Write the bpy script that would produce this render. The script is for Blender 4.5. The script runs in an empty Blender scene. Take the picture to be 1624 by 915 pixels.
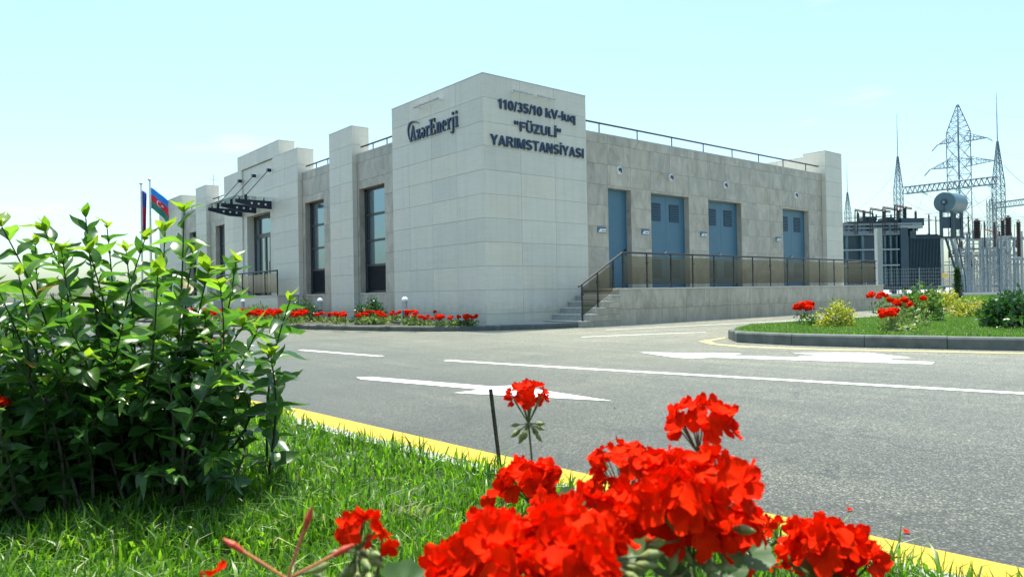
import bpy, math, random
import numpy as np
from mathutils import Vector, Matrix
random.seed(7); rng = np.random.default_rng(7)
S = bpy.context.scene
COL = S.collection
R = math.radians
# ------------------------------------------------------------------ camera
CAM = np.array([-10.956, -14.236, 0.8806]); FP = 1148.16      # focal length in photo pixels (1624 wide)
YAW, PIT, ROL = 0.8790, 0.0075, -0.0173
fw = np.array([math.cos(YAW)*math.cos(PIT), math.sin(YAW)*math.cos(PIT), math.sin(PIT)])
r0 = np.array([math.sin(YAW), -math.cos(YAW), 0.0]); u0 = np.cross(r0, fw)
rt = math.cos(ROL)*r0 + math.sin(ROL)*u0; up = -math.sin(ROL)*r0 + math.cos(ROL)*u0
cd = bpy.data.cameras.new('camera'); cam = bpy.data.objects.new('camera', cd); COL.objects.link(cam)
cam.matrix_world = Matrix(((rt[0],up[0],-fw[0],CAM[0]),(rt[1],up[1],-fw[1],CAM[1]),(rt[2],up[2],-fw[2],CAM[2]),(0,0,0,1)))
cd.sensor_width = 36; cd.lens = FP/1624*36; cd.clip_start = 0.05; cd.clip_end = 6000
cd.dof.use_dof = True; cd.dof.focus_distance = 7.0; cd.dof.aperture_fstop = 9.0
S.camera = cam
# ------------------------------------------------------------------ light
SUND = Vector((0.13, 0.20, 1.0)).normalized()
el = math.asin(SUND.z); az = math.atan2(SUND.x, SUND.y)
w = bpy.data.worlds.new("World"); S.world = w; w.use_nodes = True
nt = w.node_tree; bg = nt.nodes['Background']
sky = nt.nodes.new('ShaderNodeTexSky'); sky.sky_type = 'NISHITA'; sky.sun_disc = False
sky.sun_elevation = el; sky.sun_rotation = az; sky.air_density = 1.0; sky.dust_density = 2.2; sky.ozone_density = 1.2
tint = nt.nodes.new('ShaderNodeMix'); tint.data_type = 'RGBA'; tint.blend_type = 'MULTIPLY'; tint.inputs[0].default_value = 1
tint.inputs[7].default_value = (0.85, 0.99, 0.92, 1)
nt.links.new(sky.outputs[0], tint.inputs[6])
# faint high cloud wisps, everywhere in the sky
tc = nt.nodes.new('ShaderNodeTexCoord'); mp = nt.nodes.new('ShaderNodeMapping'); mp.inputs['Scale'].default_value = (1.2, 1.2, 7)
nz = nt.nodes.new('ShaderNodeTexNoise'); nz.inputs['Scale'].default_value = 2.2; nz.inputs['Detail'].default_value = 6; nz.inputs['Roughness'].default_value = .6
rp = nt.nodes.new('ShaderNodeMapRange'); rp.inputs[1].default_value = .58; rp.inputs[2].default_value = .85; rp.inputs[3].default_value = 0; rp.inputs[4].default_value = .35
cl = nt.nodes.new('ShaderNodeMix'); cl.data_type = 'RGBA'; cl.inputs[7].default_value = (7, 7.3, 7.3, 1)
nt.links.new(tc.outputs['Generated'], mp.inputs[0]); nt.links.new(mp.outputs[0], nz.inputs[0]); nt.links.new(nz.outputs[0], rp.inputs[0])
nt.links.new(rp.outputs[0], cl.inputs[0]); nt.links.new(tint.outputs[2], cl.inputs[6]); nt.links.new(cl.outputs[2], bg.inputs[0])
bg.inputs[1].default_value = 0.12
sl = bpy.data.lights.new('sun', 'SUN'); sl.energy = 3.6; sl.angle = R(0.53); sl.color = (1.0, 0.99, 0.88)
so = bpy.data.objects.new('sun', sl); COL.objects.link(so); so.rotation_euler = SUND.to_track_quat('Z', 'Y').to_euler()
S.view_settings.view_transform = 'Standard'; S.view_settings.look = 'None'; S.view_settings.gamma = 1.0
S.view_settings.exposure = 1.30
S.cycles.max_bounces = 8; S.cycles.transparent_max_bounces = 16
try: S.cycles.use_denoising = True
except Exception: pass

# ------------------------------------------------------------------ helpers
def V(px, py, D):                      # point seen at photo pixel (px,py), D metres ahead of the camera
    return CAM + D*(fw + (px-812)/FP*rt - (py-457.5)/FP*up)
def ray(px, py): return fw + (px-812)/FP*rt - (py-457.5)/FP*up
def G(px, py, z=0.0):
    d = ray(px, py); t = (z-CAM[2])/d[2]; return CAM + t*d
def tag(o, label=None, cat=None, group=None, kind=None):
    if label: o['label'] = label
    if cat: o['category'] = cat
    if group: o['group'] = group
    if kind: o['kind'] = kind
    return o
def empty(name, loc, label, cat, group=None, rz=0):
    o = bpy.data.objects.new(name, None); COL.objects.link(o); o.location = Vector(loc); o.rotation_euler = (0, 0, rz)
    o.empty_display_size = .1
    return tag(o, label, cat, group)
def attach(o, parent):
    if parent is not None:
        o.parent = parent
        m = Matrix.Translation(parent.location) @ parent.rotation_euler.to_matrix().to_4x4() if parent.type == 'EMPTY' else None
        if m is not None: o.matrix_parent_inverse = m.inverted()
        else:
            m = parent['_w'] if '_w' in parent else None
            pm = parent.matrix_parent_inverse
            o.matrix_parent_inverse = WORLD[parent.name].inverted()
def worldmat(o): return Matrix.LocRotScale(o.location, o.rotation_euler, o.scale)
WORLD = {}
def link(name, me, mat=None, parent=None, loc=(0,0,0), rot=(0,0,0), scale=(1,1,1)):
    o = bpy.data.objects.new(name, me); COL.objects.link(o)
    if mat is not None and not me.materials: me.materials.append(mat)
    o.location = Vector(loc); o.rotation_euler = rot; o.scale = scale
    attach(o, parent)
    WORLD[o.name] = worldmat(o)
    return o
class MB:
    def __init__(s): s.v = []; s.f = []; s.m = []
    def add(s, vs, fs, mi=0):
        b = len(s.v); s.v += [tuple(map(float, q)) for q in vs]; s.f += [tuple(i+b for i in q) for q in fs]; s.m += [mi]*len(fs); return s
    def box(s, x0, x1, y0, y1, z0, z1, mi=0):
        return s.add([(x0,y0,z0),(x1,y0,z0),(x1,y1,z0),(x0,y1,z0),(x0,y0,z1),(x1,y0,z1),(x1,y1,z1),(x0,y1,z1)],
              [(0,3,2,1),(4,5,6,7),(0,1,5,4),(1,2,6,5),(2,3,7,6),(3,0,4,7)], mi)
    def obox(s, c, ax, ay, az, hx, hy, hz, mi=0):
        c = np.array(c, float); ax, ay, az = [np.array(a, float) for a in (ax, ay, az)]
        vs = [c+sx*hx*ax+sy*hy*ay+sz*hz*az for sz in (-1,1) for sx, sy in ((-1,-1),(1,-1),(1,1),(-1,1))]
        return s.add(vs, [(0,3,2,1),(4,5,6,7),(0,1,5,4),(1,2,6,5),(2,3,7,6),(3,0,4,7)], mi)
    def cyl(s, a, b, ra, rb=None, n=8, cap=True, mi=0):
        rb = ra if rb is None else rb
        a = np.array(a, float); b = np.array(b, float); d = b-a; L = np.linalg.norm(d)
        if L < 1e-9: return s
        d /= L; t = np.array([0,0,1.]) if abs(d[2]) < .9 else np.array([1.,0,0]); e1 = np.cross(d, t); e1 /= np.linalg.norm(e1); e2 = np.cross(d, e1)
        vs = [];
        for c, r_ in ((a, ra), (b, rb)):
            for i in range(n):
                an = 2*math.pi*i/n; vs.append(c + r_*(math.cos(an)*e1+math.sin(an)*e2))
        fs = [(i, (i+1) % n, n+(i+1) % n, n+i) for i in range(n)]
        if cap: fs += [tuple(range(n))[::-1], tuple(range(n, 2*n))]
        return s.add(vs, fs, mi)
    def tube(s, pts, r, n=6, mi=0):
        for a, b in zip(pts[:-1], pts[1:]): s.cyl(a, b, r if np.isscalar(r) else r[0], None, n, True, mi)
        return s
    def lathe(s, c, prof, n=16, mi=0):
        vs = []; fs = []
        for (r_, z) in prof:
            for i in range(n):
                a = 2*math.pi*i/n; vs.append((c[0]+r_*math.cos(a), c[1]+r_*math.sin(a), c[2]+z))
        for k in range(len(prof)-1):
            for i in range(n): fs.append((k*n+i, k*n+(i+1) % n, (k+1)*n+(i+1) % n, (k+1)*n+i))
        fs.append(tuple(range(n))[::-1]); fs.append(tuple(range((len(prof)-1)*n, len(prof)*n)))
        return s.add(vs, fs, mi)
    def prism(s, poly, z0, z1, mi=0):
        n = len(poly)
        vs = [(x, y, z0) for x, y in poly]+[(x, y, z1) for x, y in poly]
        fs = [tuple(range(n))[::-1], tuple(range(n, 2*n))]+[(i, (i+1) % n, n+(i+1) % n, n+i) for i in range(n)]
        return s.add(vs, fs, mi)
    def mesh(s, name, mats=None, smooth=False):
        me = bpy.data.meshes.new(name); me.from_pydata(s.v, [], s.f)
        if mats is not None:
            for m in (mats if isinstance(mats, (list, tuple)) else [mats]): me.materials.append(m)
        if any(s.m): me.polygons.foreach_set('material_index', s.m)
        if smooth: me.polygons.foreach_set('use_smooth', [True]*len(s.f))
        me.update(); return me
    def build(s, name, mats, parent=None, smooth=False, **k):
        return link(name, s.mesh(name, mats, smooth), None, parent, **k)
def bulk(name, verts, faces_n, nv, mat, smooth=False):
    """verts (N*nv,3); faces_n list of index tuples per item (local)"""
    N = len(verts)//nv
    me = bpy.data.meshes.new(name)
    me.vertices.add(len(verts)); me.vertices.foreach_set('co', np.asarray(verts, dtype=np.float32).ravel())
    loc = np.concatenate([np.array(f) for f in faces_n]); tot = np.array([len(f) for f in faces_n])
    idx = (loc[None, :] + (np.arange(N)*nv)[:, None]).ravel()
    tots = np.tile(tot, N); starts = np.concatenate([[0], np.cumsum(tots)[:-1]])
    me.loops.add(len(idx)); me.loops.foreach_set('vertex_index', idx.astype(np.int32))
    me.polygons.add(len(tots)); me.polygons.foreach_set('loop_start', starts.astype(np.int32))
    try: me.polygons.foreach_set('loop_total', tots.astype(np.int32))
    except Exception: pass
    if smooth: me.polygons.foreach_set('use_smooth', np.ones(len(tots), dtype=bool))
    me.materials.append(mat); me.update(calc_edges=True); me.validate()
    return me
# ------------------------------------------------------------------ materials
def newmat(name):
    m = bpy.data.materials.new(name); m.use_nodes = True; return m, m.node_tree, m.node_tree.nodes['Principled BSDF']
def N(t, ty, **k):
    n = t.nodes.new(ty)
    for a, b in k.items(): setattr(n, a, b)
    return n
def ramp(t, src, stops):
    r_ = N(t, 'ShaderNodeValToRGB'); e = r_.color_ramp.elements
    while len(e) > 1: e.remove(e[-1])
    e[0].position = stops[0][0]; e[0].color = (*stops[0][1], 1)
    for p, c in stops[1:]:
        q = e.new(p); q.color = (*c, 1)
    t.links.new(src, r_.inputs[0]); return r_
def coords(t, scale=(1,1,1), kind='pos', rnd=0.0):
    mp = N(t, 'ShaderNodeMapping'); mp.inputs['Scale'].default_value = scale
    if kind == 'pos': g = N(t, 'ShaderNodeNewGeometry'); t.links.new(g.outputs['Position'], mp.inputs[0])
    else: g = N(t, 'ShaderNodeTexCoord'); t.links.new(g.outputs['Object'], mp.inputs[0])
    if rnd:
        oi = N(t, 'ShaderNodeObjectInfo'); mm = N(t, 'ShaderNodeMath', operation='MULTIPLY'); mm.inputs[1].default_value = rnd
        t.links.new(oi.outputs['Random'], mm.inputs[0]); cx = N(t, 'ShaderNodeCombineXYZ')
        for i in range(3): t.links.new(mm.outputs[0], cx.inputs[i])
        t.links.new(cx.outputs[0], mp.inputs['Location'])
    return mp.outputs[0]
def noise(t, vec, sc, det=4, rough=.55, dist=0):
    n = N(t, 'ShaderNodeTexNoise'); n.inputs['Scale'].default_value = sc; n.inputs['Detail'].default_value = det
    n.inputs['Roughness'].default_value = rough; n.inputs['Distortion'].default_value = dist; t.links.new(vec, n.inputs['Vector']); return n.outputs['Fac']
def bump(t, b, src, st, dist=.01):
    n = N(t, 'ShaderNodeBump'); n.inputs['Strength'].default_value = st; n.inputs['Distance'].default_value = dist
    t.links.new(src, n.inputs['Height']); t.links.new(n.outputs[0], b.inputs['Normal'])
def mulc(t, a, b, fac=1.0, bt='MULTIPLY'):
    m = N(t, 'ShaderNodeMix', data_type='RGBA', blend_type=bt); m.inputs[0].default_value = fac
    for s_, i in ((a, 6), (b, 7)):
        if isinstance(s_, tuple): m.inputs[i].default_value = (*s_, 1)
        else: t.links.new(s_, m.inputs[i])
    return m.outputs[2]
def simple(name, col, rough=.6, metal=0, var=.12, sc=6, bmp=0, spec=.5, rnd=0):
    m, t, b = newmat(name); v = coords(t, rnd=rnd)
    n = noise(t, v, sc, 5)
    lo = tuple(c*(1-var) for c in col); hi = tuple(min(1, c*(1+var)) for c in col)
    t.links.new(ramp(t, n, [(.3, lo), (.7, hi)]).outputs[0], b.inputs['Base Color'])
    b.inputs['Roughness'].default_value = rough; b.inputs['Metallic'].default_value = metal; b.inputs['Specular IOR Level'].default_value = spec
    if bmp: bump(t, b, noise(t, v, sc*6, 4), bmp, .004)
    return m
def tilemat(name, c0, c1, scale, vein, rough=.45):
    m, t, b = newmat(name)
    v = coords(t, scale, rnd=37.0); n = noise(t, v, 1.0, 7, .62, .8)
    v2 = coords(t, (1,1,1), rnd=11.0); n2 = noise(t, v2, .9, 4, .6, .4)
    col = ramp(t, n, [(.30, c0), (.47, tuple((a+b_)/2 for a, b_ in zip(c0, c1))), (.66, c1)]).outputs[0]
    big = ramp(t, n2, [(.3, (1-vein,)*3), (.7, (1+vein*.3,)*3)]).outputs[0]
    col = mulc(t, col, big)
    oi = N(t, 'ShaderNodeObjectInfo'); tr = ramp(t, oi.outputs['Random'], [(0, (.90,.905,.90)), (.45, (1,1,1)), (1, (1.03,1.0,.96))]).outputs[0]
    col = mulc(t, col, tr)
    # splash dirt and rain streaks on the stone
    gz = N(t, 'ShaderNodeNewGeometry'); sz = N(t, 'ShaderNodeSeparateXYZ'); t.links.new(gz.outputs['Position'], sz.inputs[0])
    dn_ = N(t, 'ShaderNodeMath', operation='MULTIPLY_ADD'); t.links.new(noise(t, coords(t), 4, 5, .65), dn_.inputs[0]); dn_.inputs[1].default_value = -.9; t.links.new(sz.outputs[2], dn_.inputs[2])
    col = mulc(t, col, ramp(t, dn_.outputs[0], [(0, (.86,.85,.81)), (.22, (1,1,1))]).outputs[0])
    stk = ramp(t, noise(t, coords(t, (7,7,.35)), 1.0, 5, .65), [(.34, (.93,.93,.92)), (.5, (1,1,1))]).outputs[0]
    col = mulc(t, col, stk)
    t.links.new(col, b.inputs['Base Color']); b.inputs['Roughness'].default_value = rough
    bump(t, b, n, .05, .002)
    return m
M = {}
M['cream'] = tilemat('cream_porcelain', (.60,.585,.515), (.66,.645,.575), (1.5,1.5,22), .05)
M['beige'] = tilemat('veined_stone', (.335,.305,.25), (.53,.495,.43), (3.2,3.2,1.5), .16)
M['mortar'] = simple('joint_backing', (.24,.235,.21), .9)
M['step'] = simple('pale_stone_tread', (.55,.54,.49), .5, sc=9, rnd=5)
M['riser'] = simple('grey_stone_riser', (.36,.37,.36), .6, sc=9, rnd=5)
M['coping'] = simple('metal_coping', (.42,.42,.39), .5)
M['roof'] = simple('roof_membrane', (.55,.53,.48), .9)
M['blue'] = simple('blue_door_paint', (.060,.155,.235), .42, var=.05, sc=2, rnd=3)
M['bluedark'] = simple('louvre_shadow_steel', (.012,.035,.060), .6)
M['frame'] = simple('anthracite_frame', (.018,.026,.034), .35, var=.1)
M['black'] = simple('black_metal', (.012,.013,.016), .4, var=.1)
M['navy'] = simple('navy_letters', (.003,.028,.085), .35, var=.08)
M['canopy'] = simple('dark_navy_steel', (.008,.016,.035), .35)
M['white'] = simple('white_plastic', (.72,.74,.74), .4)
M['lamp'] = simple('pale_lamp_housing', (.50,.50,.48), .5)
M['steel'] = simple('brushed_steel', (.55,.56,.57), .3, metal=.9)
M['galv'] = simple('galvanised_steel', (.12,.17,.21), .5, metal=.2, var=.2, sc=1.5)
M['galvlight'] = simple('pale_galvanised_steel', (.22,.26,.28), .5, metal=.2, var=.15)
M['concrete'] = simple('pale_concrete', (.42,.42,.40), .85, sc=7, bmp=.2, rnd=9)
M['trafo'] = simple('transformer_paint', (.013,.040,.064), .45, var=.15, sc=.8)
M['trafolight'] = simple('tank_paint', (.065,.125,.16), .4, var=.08, sc=.8)
M['porcelain'] = simple('brown_porcelain', (.030,.022,.024), .25)
M['glassins'] = simple('green_glass_insulator', (.10,.34,.30), .15)
M['redpipe'] = simple('oxide_busbar', (.28,.07,.06), .5)
M['yellowsign'] = simple('yellow_sign', (.75,.45,.04), .5)
M['terracotta'] = simple('terracotta_fitting', (.45,.14,.05), .6)
def asphalt():
    m, t, b = newmat('asphalt'); v = coords(t)
    vo = N(t, 'ShaderNodeTexVoronoi'); vo.inputs['Scale'].default_value = 120; t.links.new(v, vo.inputs['Vector'])
    sp = N(t, 'ShaderNodeSeparateColor'); t.links.new(vo.outputs['Color'], sp.inputs[0])
    col = ramp(t, sp.outputs[0], [(0, (.012,.0118,.011)), (.45, (.050,.049,.043)), (.8, (.098,.094,.080)), (1, (.22,.21,.18))]).outputs[0]
    gap = ramp(t, vo.outputs['Distance'], [(.25, (1,1,1)), (.75, (.30,.30,.32))]).outputs[0]
    col = mulc(t, col, gap, .8)
    big = ramp(t, noise(t, coords(t, (.35, 1.4, 1)), .8, 6, .6, .6), [(.3, (.82,.83,.84)), (.7, (1.22,1.2,1.15))]).outputs[0]
    col = mulc(t, col, big)
    # dusty streaks laid by tyres and the paver
    st = ramp(t, noise(t, coords(t, (2.2, .18, 1)), 1.6, 5, .6), [(.30, (.80,.80,.81)), (.5, (1,1,1)), (.72, (1.38,1.36,1.28))]).outputs[0]
    col = mulc(t, col, st)
    ve = N(t, 'ShaderNodeTexVoronoi', feature='DISTANCE_TO_EDGE'); ve.inputs['Scale'].default_value = .33
    wv = N(t, 'ShaderNodeVectorMath', operation='ADD'); nv_ = N(t, 'ShaderNodeTexNoise'); nv_.inputs['Scale'].default_value = 1.6; nv_.inputs['Detail'].default_value = 6; t.links.new(v, nv_.inputs['Vector'])
    t.links.new(v, wv.inputs[0]); t.links.new(nv_.outputs['Color'], wv.inputs[1]); t.links.new(wv.outputs[0], ve.inputs['Vector'])
    ck = ramp(t, ve.outputs['Distance'], [(0, (.45,.45,.45)), (.0035, (.7,.7,.7)), (.006, (1,1,1))]).outputs[0]
    msk = ramp(t, noise(t, coords(t), .45, 2), [(.50, (0,0,0)), (.56, (1,1,1))]).outputs[0]
    ckm = N(t, 'ShaderNodeMix', data_type='RGBA', blend_type='MULTIPLY'); t.links.new(msk, ckm.inputs[0]); t.links.new(col, ckm.inputs[6]); t.links.new(ck, ckm.inputs[7]); col = ckm.outputs[2]
    bigp = ramp(t, noise(t, coords(t, (.09,.09,1)), 1.0, 3), [(.35,(.92,.92,.93)),(.65,(1.15,1.14,1.1))]).outputs[0]
    col = mulc(t, col, bigp)
    # far road's grazing glare painted into the colour, palest away from the near kerb
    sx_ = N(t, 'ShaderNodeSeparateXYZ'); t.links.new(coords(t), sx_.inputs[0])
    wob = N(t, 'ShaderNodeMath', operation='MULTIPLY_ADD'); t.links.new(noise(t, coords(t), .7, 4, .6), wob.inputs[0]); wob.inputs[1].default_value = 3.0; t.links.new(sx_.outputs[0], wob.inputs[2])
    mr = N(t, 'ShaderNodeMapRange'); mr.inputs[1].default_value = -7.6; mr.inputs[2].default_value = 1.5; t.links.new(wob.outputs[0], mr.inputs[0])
    glare = ramp(t, mr.outputs[0], [(0, (.60,.60,.61)), (.22, (1.05,1.05,1.03)), (.5, (1.75,1.73,1.62)), (.8, (2.5,2.45,2.25)), (1, (3.0,2.9,2.65))]).outputs[0]
    col = mulc(t, col, glare)
    t.links.new(col, b.inputs['Base Color']); b.inputs['Roughness'].default_value = .60; b.inputs['Specular IOR Level'].default_value = .30
    b.inputs['Sheen Weight'].default_value = .40; b.inputs['Sheen Roughness'].default_value = .40; b.inputs['Sheen Tint'].default_value = (1,.90,.70,1)
    bump(t, b, vo.outputs['Distance'], .28, -.003)
    return m
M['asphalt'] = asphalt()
def paint(name, c, c2, wear=.42):
    m, t, b = newmat(name); v = coords(t)
    n = noise(t, v, 70, 6, .75); n2 = noise(t, v, 2.5, 4)
    mx = N(t, 'ShaderNodeMath', operation='ADD'); t.links.new(n, mx.inputs[0]); t.links.new(n2, mx.inputs[1])
    t.links.new(ramp(t, mx.outputs[0], [(wear*2-.06, c2), (wear*2, c)]).outputs[0], b.inputs['Base Color'])
    b.inputs['Roughness'].default_value = .55; bump(t, b, n, .35, .003); return m
M['wpaint'] = paint('white_road_paint', (.68,.69,.67), (.26,.26,.25), .425)
M['ypaint'] = paint('yellow_road_paint', (.47,.29,.008), (.20,.14,.03), .43)
M['ypale'] = paint('faded_yellow_paint', (.38,.32,.15), (.40,.37,.26), .42)
M['kerb'] = simple('kerb_concrete', (.105,.120,.112), .85, var=.28, sc=5, bmp=.35, rnd=9)
M['kerblight'] = simple('light_kerb_concrete', (.30,.29,.27), .85, var=.15, sc=8, bmp=.3, rnd=9)
M['soil'] = simple('bed_soil', (.055,.050,.028), .95, var=.5, sc=14, bmp=.5)
M['lawnbase'] = simple('lawn_thatch', (.022,.040,.012), .95, var=.5, sc=12, bmp=.5)
M['land'] = simple('dry_pale_land', (.34,.33,.27), .95, var=.2, sc=.05)
M['gravel'] = simple('pale_gravel', (.40,.40,.37), .95, var=.25, sc=6)
def leafmat(name, c0, c1, tr=(.25,.5,.04), trf=.45, gloss=.35, island=True, spec=.5):
    m, t, b = newmat(name)
    if island: g = N(t, 'ShaderNodeNewGeometry'); src = g.outputs['Random Per Island']
    else: g = N(t, 'ShaderNodeObjectInfo'); src = g.outputs['Random']
    col = ramp(t, src, [(0, c0), (1, c1)]).outputs[0]
    nv = ramp(t, noise(t, coords(t), 60, 3), [(.35, (.85,.88,.85)), (.65, (1.1,1.08,1.0))]).outputs[0]
    col = mulc(t, col, nv)
    t.links.new(col, b.inputs['Base Color']); b.inputs['Roughness'].default_value = gloss; b.inputs['Specular IOR Level'].default_value = spec
    tl = N(t, 'ShaderNodeBsdfTranslucent'); tcol = mulc(t, col, (tr[0]/.1, tr[1]/.2, tr[2]/.05)); t.links.new(tcol, tl.inputs[0])
    mx = N(t, 'ShaderNodeMixShader'); mx.inputs[0].default_value = trf
    out = t.nodes['Material Output']; t.links.new(b.outputs[0], mx.inputs[1]); t.links.new(tl.outputs[0], mx.inputs[2]); t.links.new(mx.outputs[0], out.inputs[0])
    return m
M['leaf'] = leafmat('privet_leaf', (.034,.105,.024), (.135,.265,.042), (.21,.42,.05), .48, .30, island=False)
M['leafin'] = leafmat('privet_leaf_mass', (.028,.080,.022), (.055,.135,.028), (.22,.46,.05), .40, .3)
M['leafyoung'] = leafmat('young_leaf', (.085,.19,.02), (.20,.30,.03), (.20,.38,.04), .48, .3, island=False)
M['bedleaf'] = leafmat('bed_leaf', (.045,.11,.03), (.12,.20,.05), (.2,.45,.05), .35, .35)
M['paleleaf'] = leafmat('pale_geranium_leaf', (.09,.16,.05), (.20,.27,.09), (.2,.4,.06), .35, .45)
M['darkleaf'] = leafmat('dark_shrub_leaf', (.020,.060,.020), (.045,.11,.035), (.15,.4,.05), .25, .3)
M['yelleaf'] = leafmat('yellow_shrub_leaf', (.10,.20,.03), (.46,.45,.08), (.2,.35,.05), .35, .4)
M['grass'] = leafmat('grass_blade', (.024,.085,.010), (.145,.27,.024), (.22,.48,.04), .45, .4)
M['lawngrass'] = leafmat('lawn_grass', (.05,.13,.02), (.12,.23,.03), (.2,.45,.05), .4, .5)
M['straw'] = leafmat('pale_grass_blade', (.22,.25,.10), (.40,.40,.20), (.15,.25,.06), .3, .4)
M['conifer'] = leafmat('conifer_leaf', (.02,.065,.02), (.05,.12,.03), (.2,.4,.05), .2, .5)
M['petal'] = leafmat('scarlet_petal', (.60,.008,.0002), (.86,.026,.0004), (.11,.12,.004), .22, .7, spec=.04)
M['petalin'] = leafmat('red_petal', (.60,.008,.0006), (.85,.034,.001), (.11,.12,.004), .32, .7, spec=.05)
M['stem'] = simple('green_stem', (.10,.13,.04), .6, sc=30)
M['bud'] = simple('pale_bud', (.17,.21,.06), .6, sc=60, var=.3)
M['redbud'] = simple('red_bud', (.50,.05,.02), .5, sc=60)
M['twig'] = simple('brown_twig', (.050,.045,.022), .8, sc=40, var=.3)
M['rod'] = simple('rusted_rod', (.045,.038,.028), .8, sc=60, var=.7, bmp=.6)
def glass(name, tintc, refl, rough=.02):
    m, t, b = newmat(name); t.nodes.remove(b)
    tr = N(t, 'ShaderNodeBsdfTransparent'); tr.inputs[0].default_value = (*tintc, 1)
    gl = N(t, 'ShaderNodeBsdfGlossy'); gl.inputs[0].default_value = (.95,.97,1,1); gl.inputs['Roughness'].default_value = rough
    fr = N(t, 'ShaderNodeFresnel'); fr.inputs[0].default_value = refl
    ge = N(t, 'ShaderNodeNewGeometry'); inv = N(t, 'ShaderNodeMath', operation='SUBTRACT'); inv.inputs[0].default_value = 1; t.links.new(ge.outputs['Backfacing'], inv.inputs[1])
    mu = N(t, 'ShaderNodeMath', operation='MULTIPLY'); t.links.new(fr.outputs[0], mu.inputs[0]); t.links.new(inv.outputs[0], mu.inputs[1])
    mx = N(t, 'ShaderNodeMixShader'); t.links.new(mu.outputs[0], mx.inputs[0]); t.links.new(tr.outputs[0], mx.inputs[1]); t.links.new(gl.outputs[0], mx.inputs[2])
    t.links.new(mx.outputs[0], t.nodes['Material Output'].inputs[0]); return m
M['bronze'] = glass('bronze_glass', (.63,.60,.54), 1.6)
M['clear'] = glass('clear_glass', (.90,.96,.94), 1.5)
m, t, b = newmat('window_glass'); b.inputs['Base Color'].default_value = (.21,.29,.33,1); b.inputs['Metallic'].default_value = .75; b.inputs['Roughness'].default_value = .07
b.inputs['Specular IOR Level'].default_value = .8; M['pane'] = m
bump(t, b, noise(t, coords(t), .9, 2), .04, .05)

# ------------------------------------------------------------------ ground, roads
def sheet(name, poly, z, mat, parent=None, kind='structure'):
    n = len(poly); o = MB().add([(x, y, z) for x, y in poly], [tuple(range(n))]).build(name, mat, parent)
    if parent is None: tag(o, kind=kind)
    return o
sheet('ground', [(-3000,-3000),(3000,-3000),(3000,3000),(-3000,3000)], -.06, M['land'])
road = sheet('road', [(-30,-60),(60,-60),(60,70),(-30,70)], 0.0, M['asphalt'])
def strip(pts, w, z, mat, name='painted_line', off=0):
    pts = [np.array(p_, float) for p_ in pts]; L = []; Rr = []
    for i, p_ in enumerate(pts):
        d = (pts[min(i+1, len(pts)-1)]-pts[max(i-1, 0)]); d /= np.linalg.norm(d); nrm = np.array([-d[1], d[0]])
        L.append(p_+nrm*(off+w/2)); Rr.append(p_+nrm*(off-w/2))
    vs = [(*a, z) for a in L]+[(*a, z) for a in Rr]; n = len(pts)
    return MB().add(vs, [(n+i, n+i+1, i+1, i) for i in range(n-1)]).build(name, mat, road)
PZ = .004
NEAR = [(-7.2,-24),(-7.85,-19),(-8.31,-13.5),(-8.40,-12.4),(-8.50,-11.0),(-8.61,-8.8),(-8.85,-6.9),(-9.4,-5.5),(-10.4,-4.5),(-12,-3.9),(-17,-3.2),(-28,-2.5)]
strip(NEAR, .26, PZ, M['ypaint'], 'yellow_edge_line', off=.13)
strip([(-5.43,-6.15),(-5.05,-8.0),(-4.55,-10.1),(-4.02,-12.35),(-3.2,-15.6),(-2.4,-18.5)], .13, PZ, M['wpaint'], 'centre_line')
strip([(-5.95,-2.6),(-5.68,-4.85)], .12, PZ, M['wpaint'], 'lane_dash')
strip([(-6.2,1.2),(-6.1,-.8)], .12, PZ, M['wpaint'], 'lane_dash')
strip([(-.75,-4.05),(.6,-4.5),(1.94,-5.07)], .10, PZ, M['wpaint'], 'turning_line')
strip([(1.5,-2.6),(6,-3.4),(12,-4.2)], .10, PZ, M['wpaint'], 'turning_line')
strip([(-9.2,4.2),(-7.4,3.0)], .13, PZ, M['wpaint'], 'lane_dash')
strip([(-10.8,4.6),(-10.2,1.6)], .3, PZ, M['wpaint'], 'lane_dash')
def marking(pix, name='road_arrow', mat='wpaint'):
    o = MB().add([(*G(a, b_, PZ)[:2], PZ) for a, b_ in pix], [tuple(range(len(pix)))]).build(name, M[mat], road); return o
marking([(565,598),(590,597.5),(782,612.5),(812,611),(972,635.5),(720,622.5),(765,617.5),(572,601)][::-1])
marking([(1015,558.5),(1177,560.5),(1160,563.6),(1282,567.0),(1265,564.6),(1305,563.6),(1255,559.2),(1345,559.0),(1378,559.2),(1446,567.4),(1405,567.6),(1418,571.0),(1482,574.0),(1478,577.2),(1350,573.4),(1130,566.6),(1098,568.2),(1068,566.4)][::-1])
# island yellow line with its pointed nose
marking([(1106,541),(1150,534.5),(1150,536.5),(1128,541),(1136,544.6),(1180,548.6),(1300,553),(1500,556.5),(1624,559.2),(1624,561.2),(1500,558.6),(1300,555.0),(1180,551),(1128,546.2)][::-1], 'island_yellow_line', 'ypale')

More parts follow.
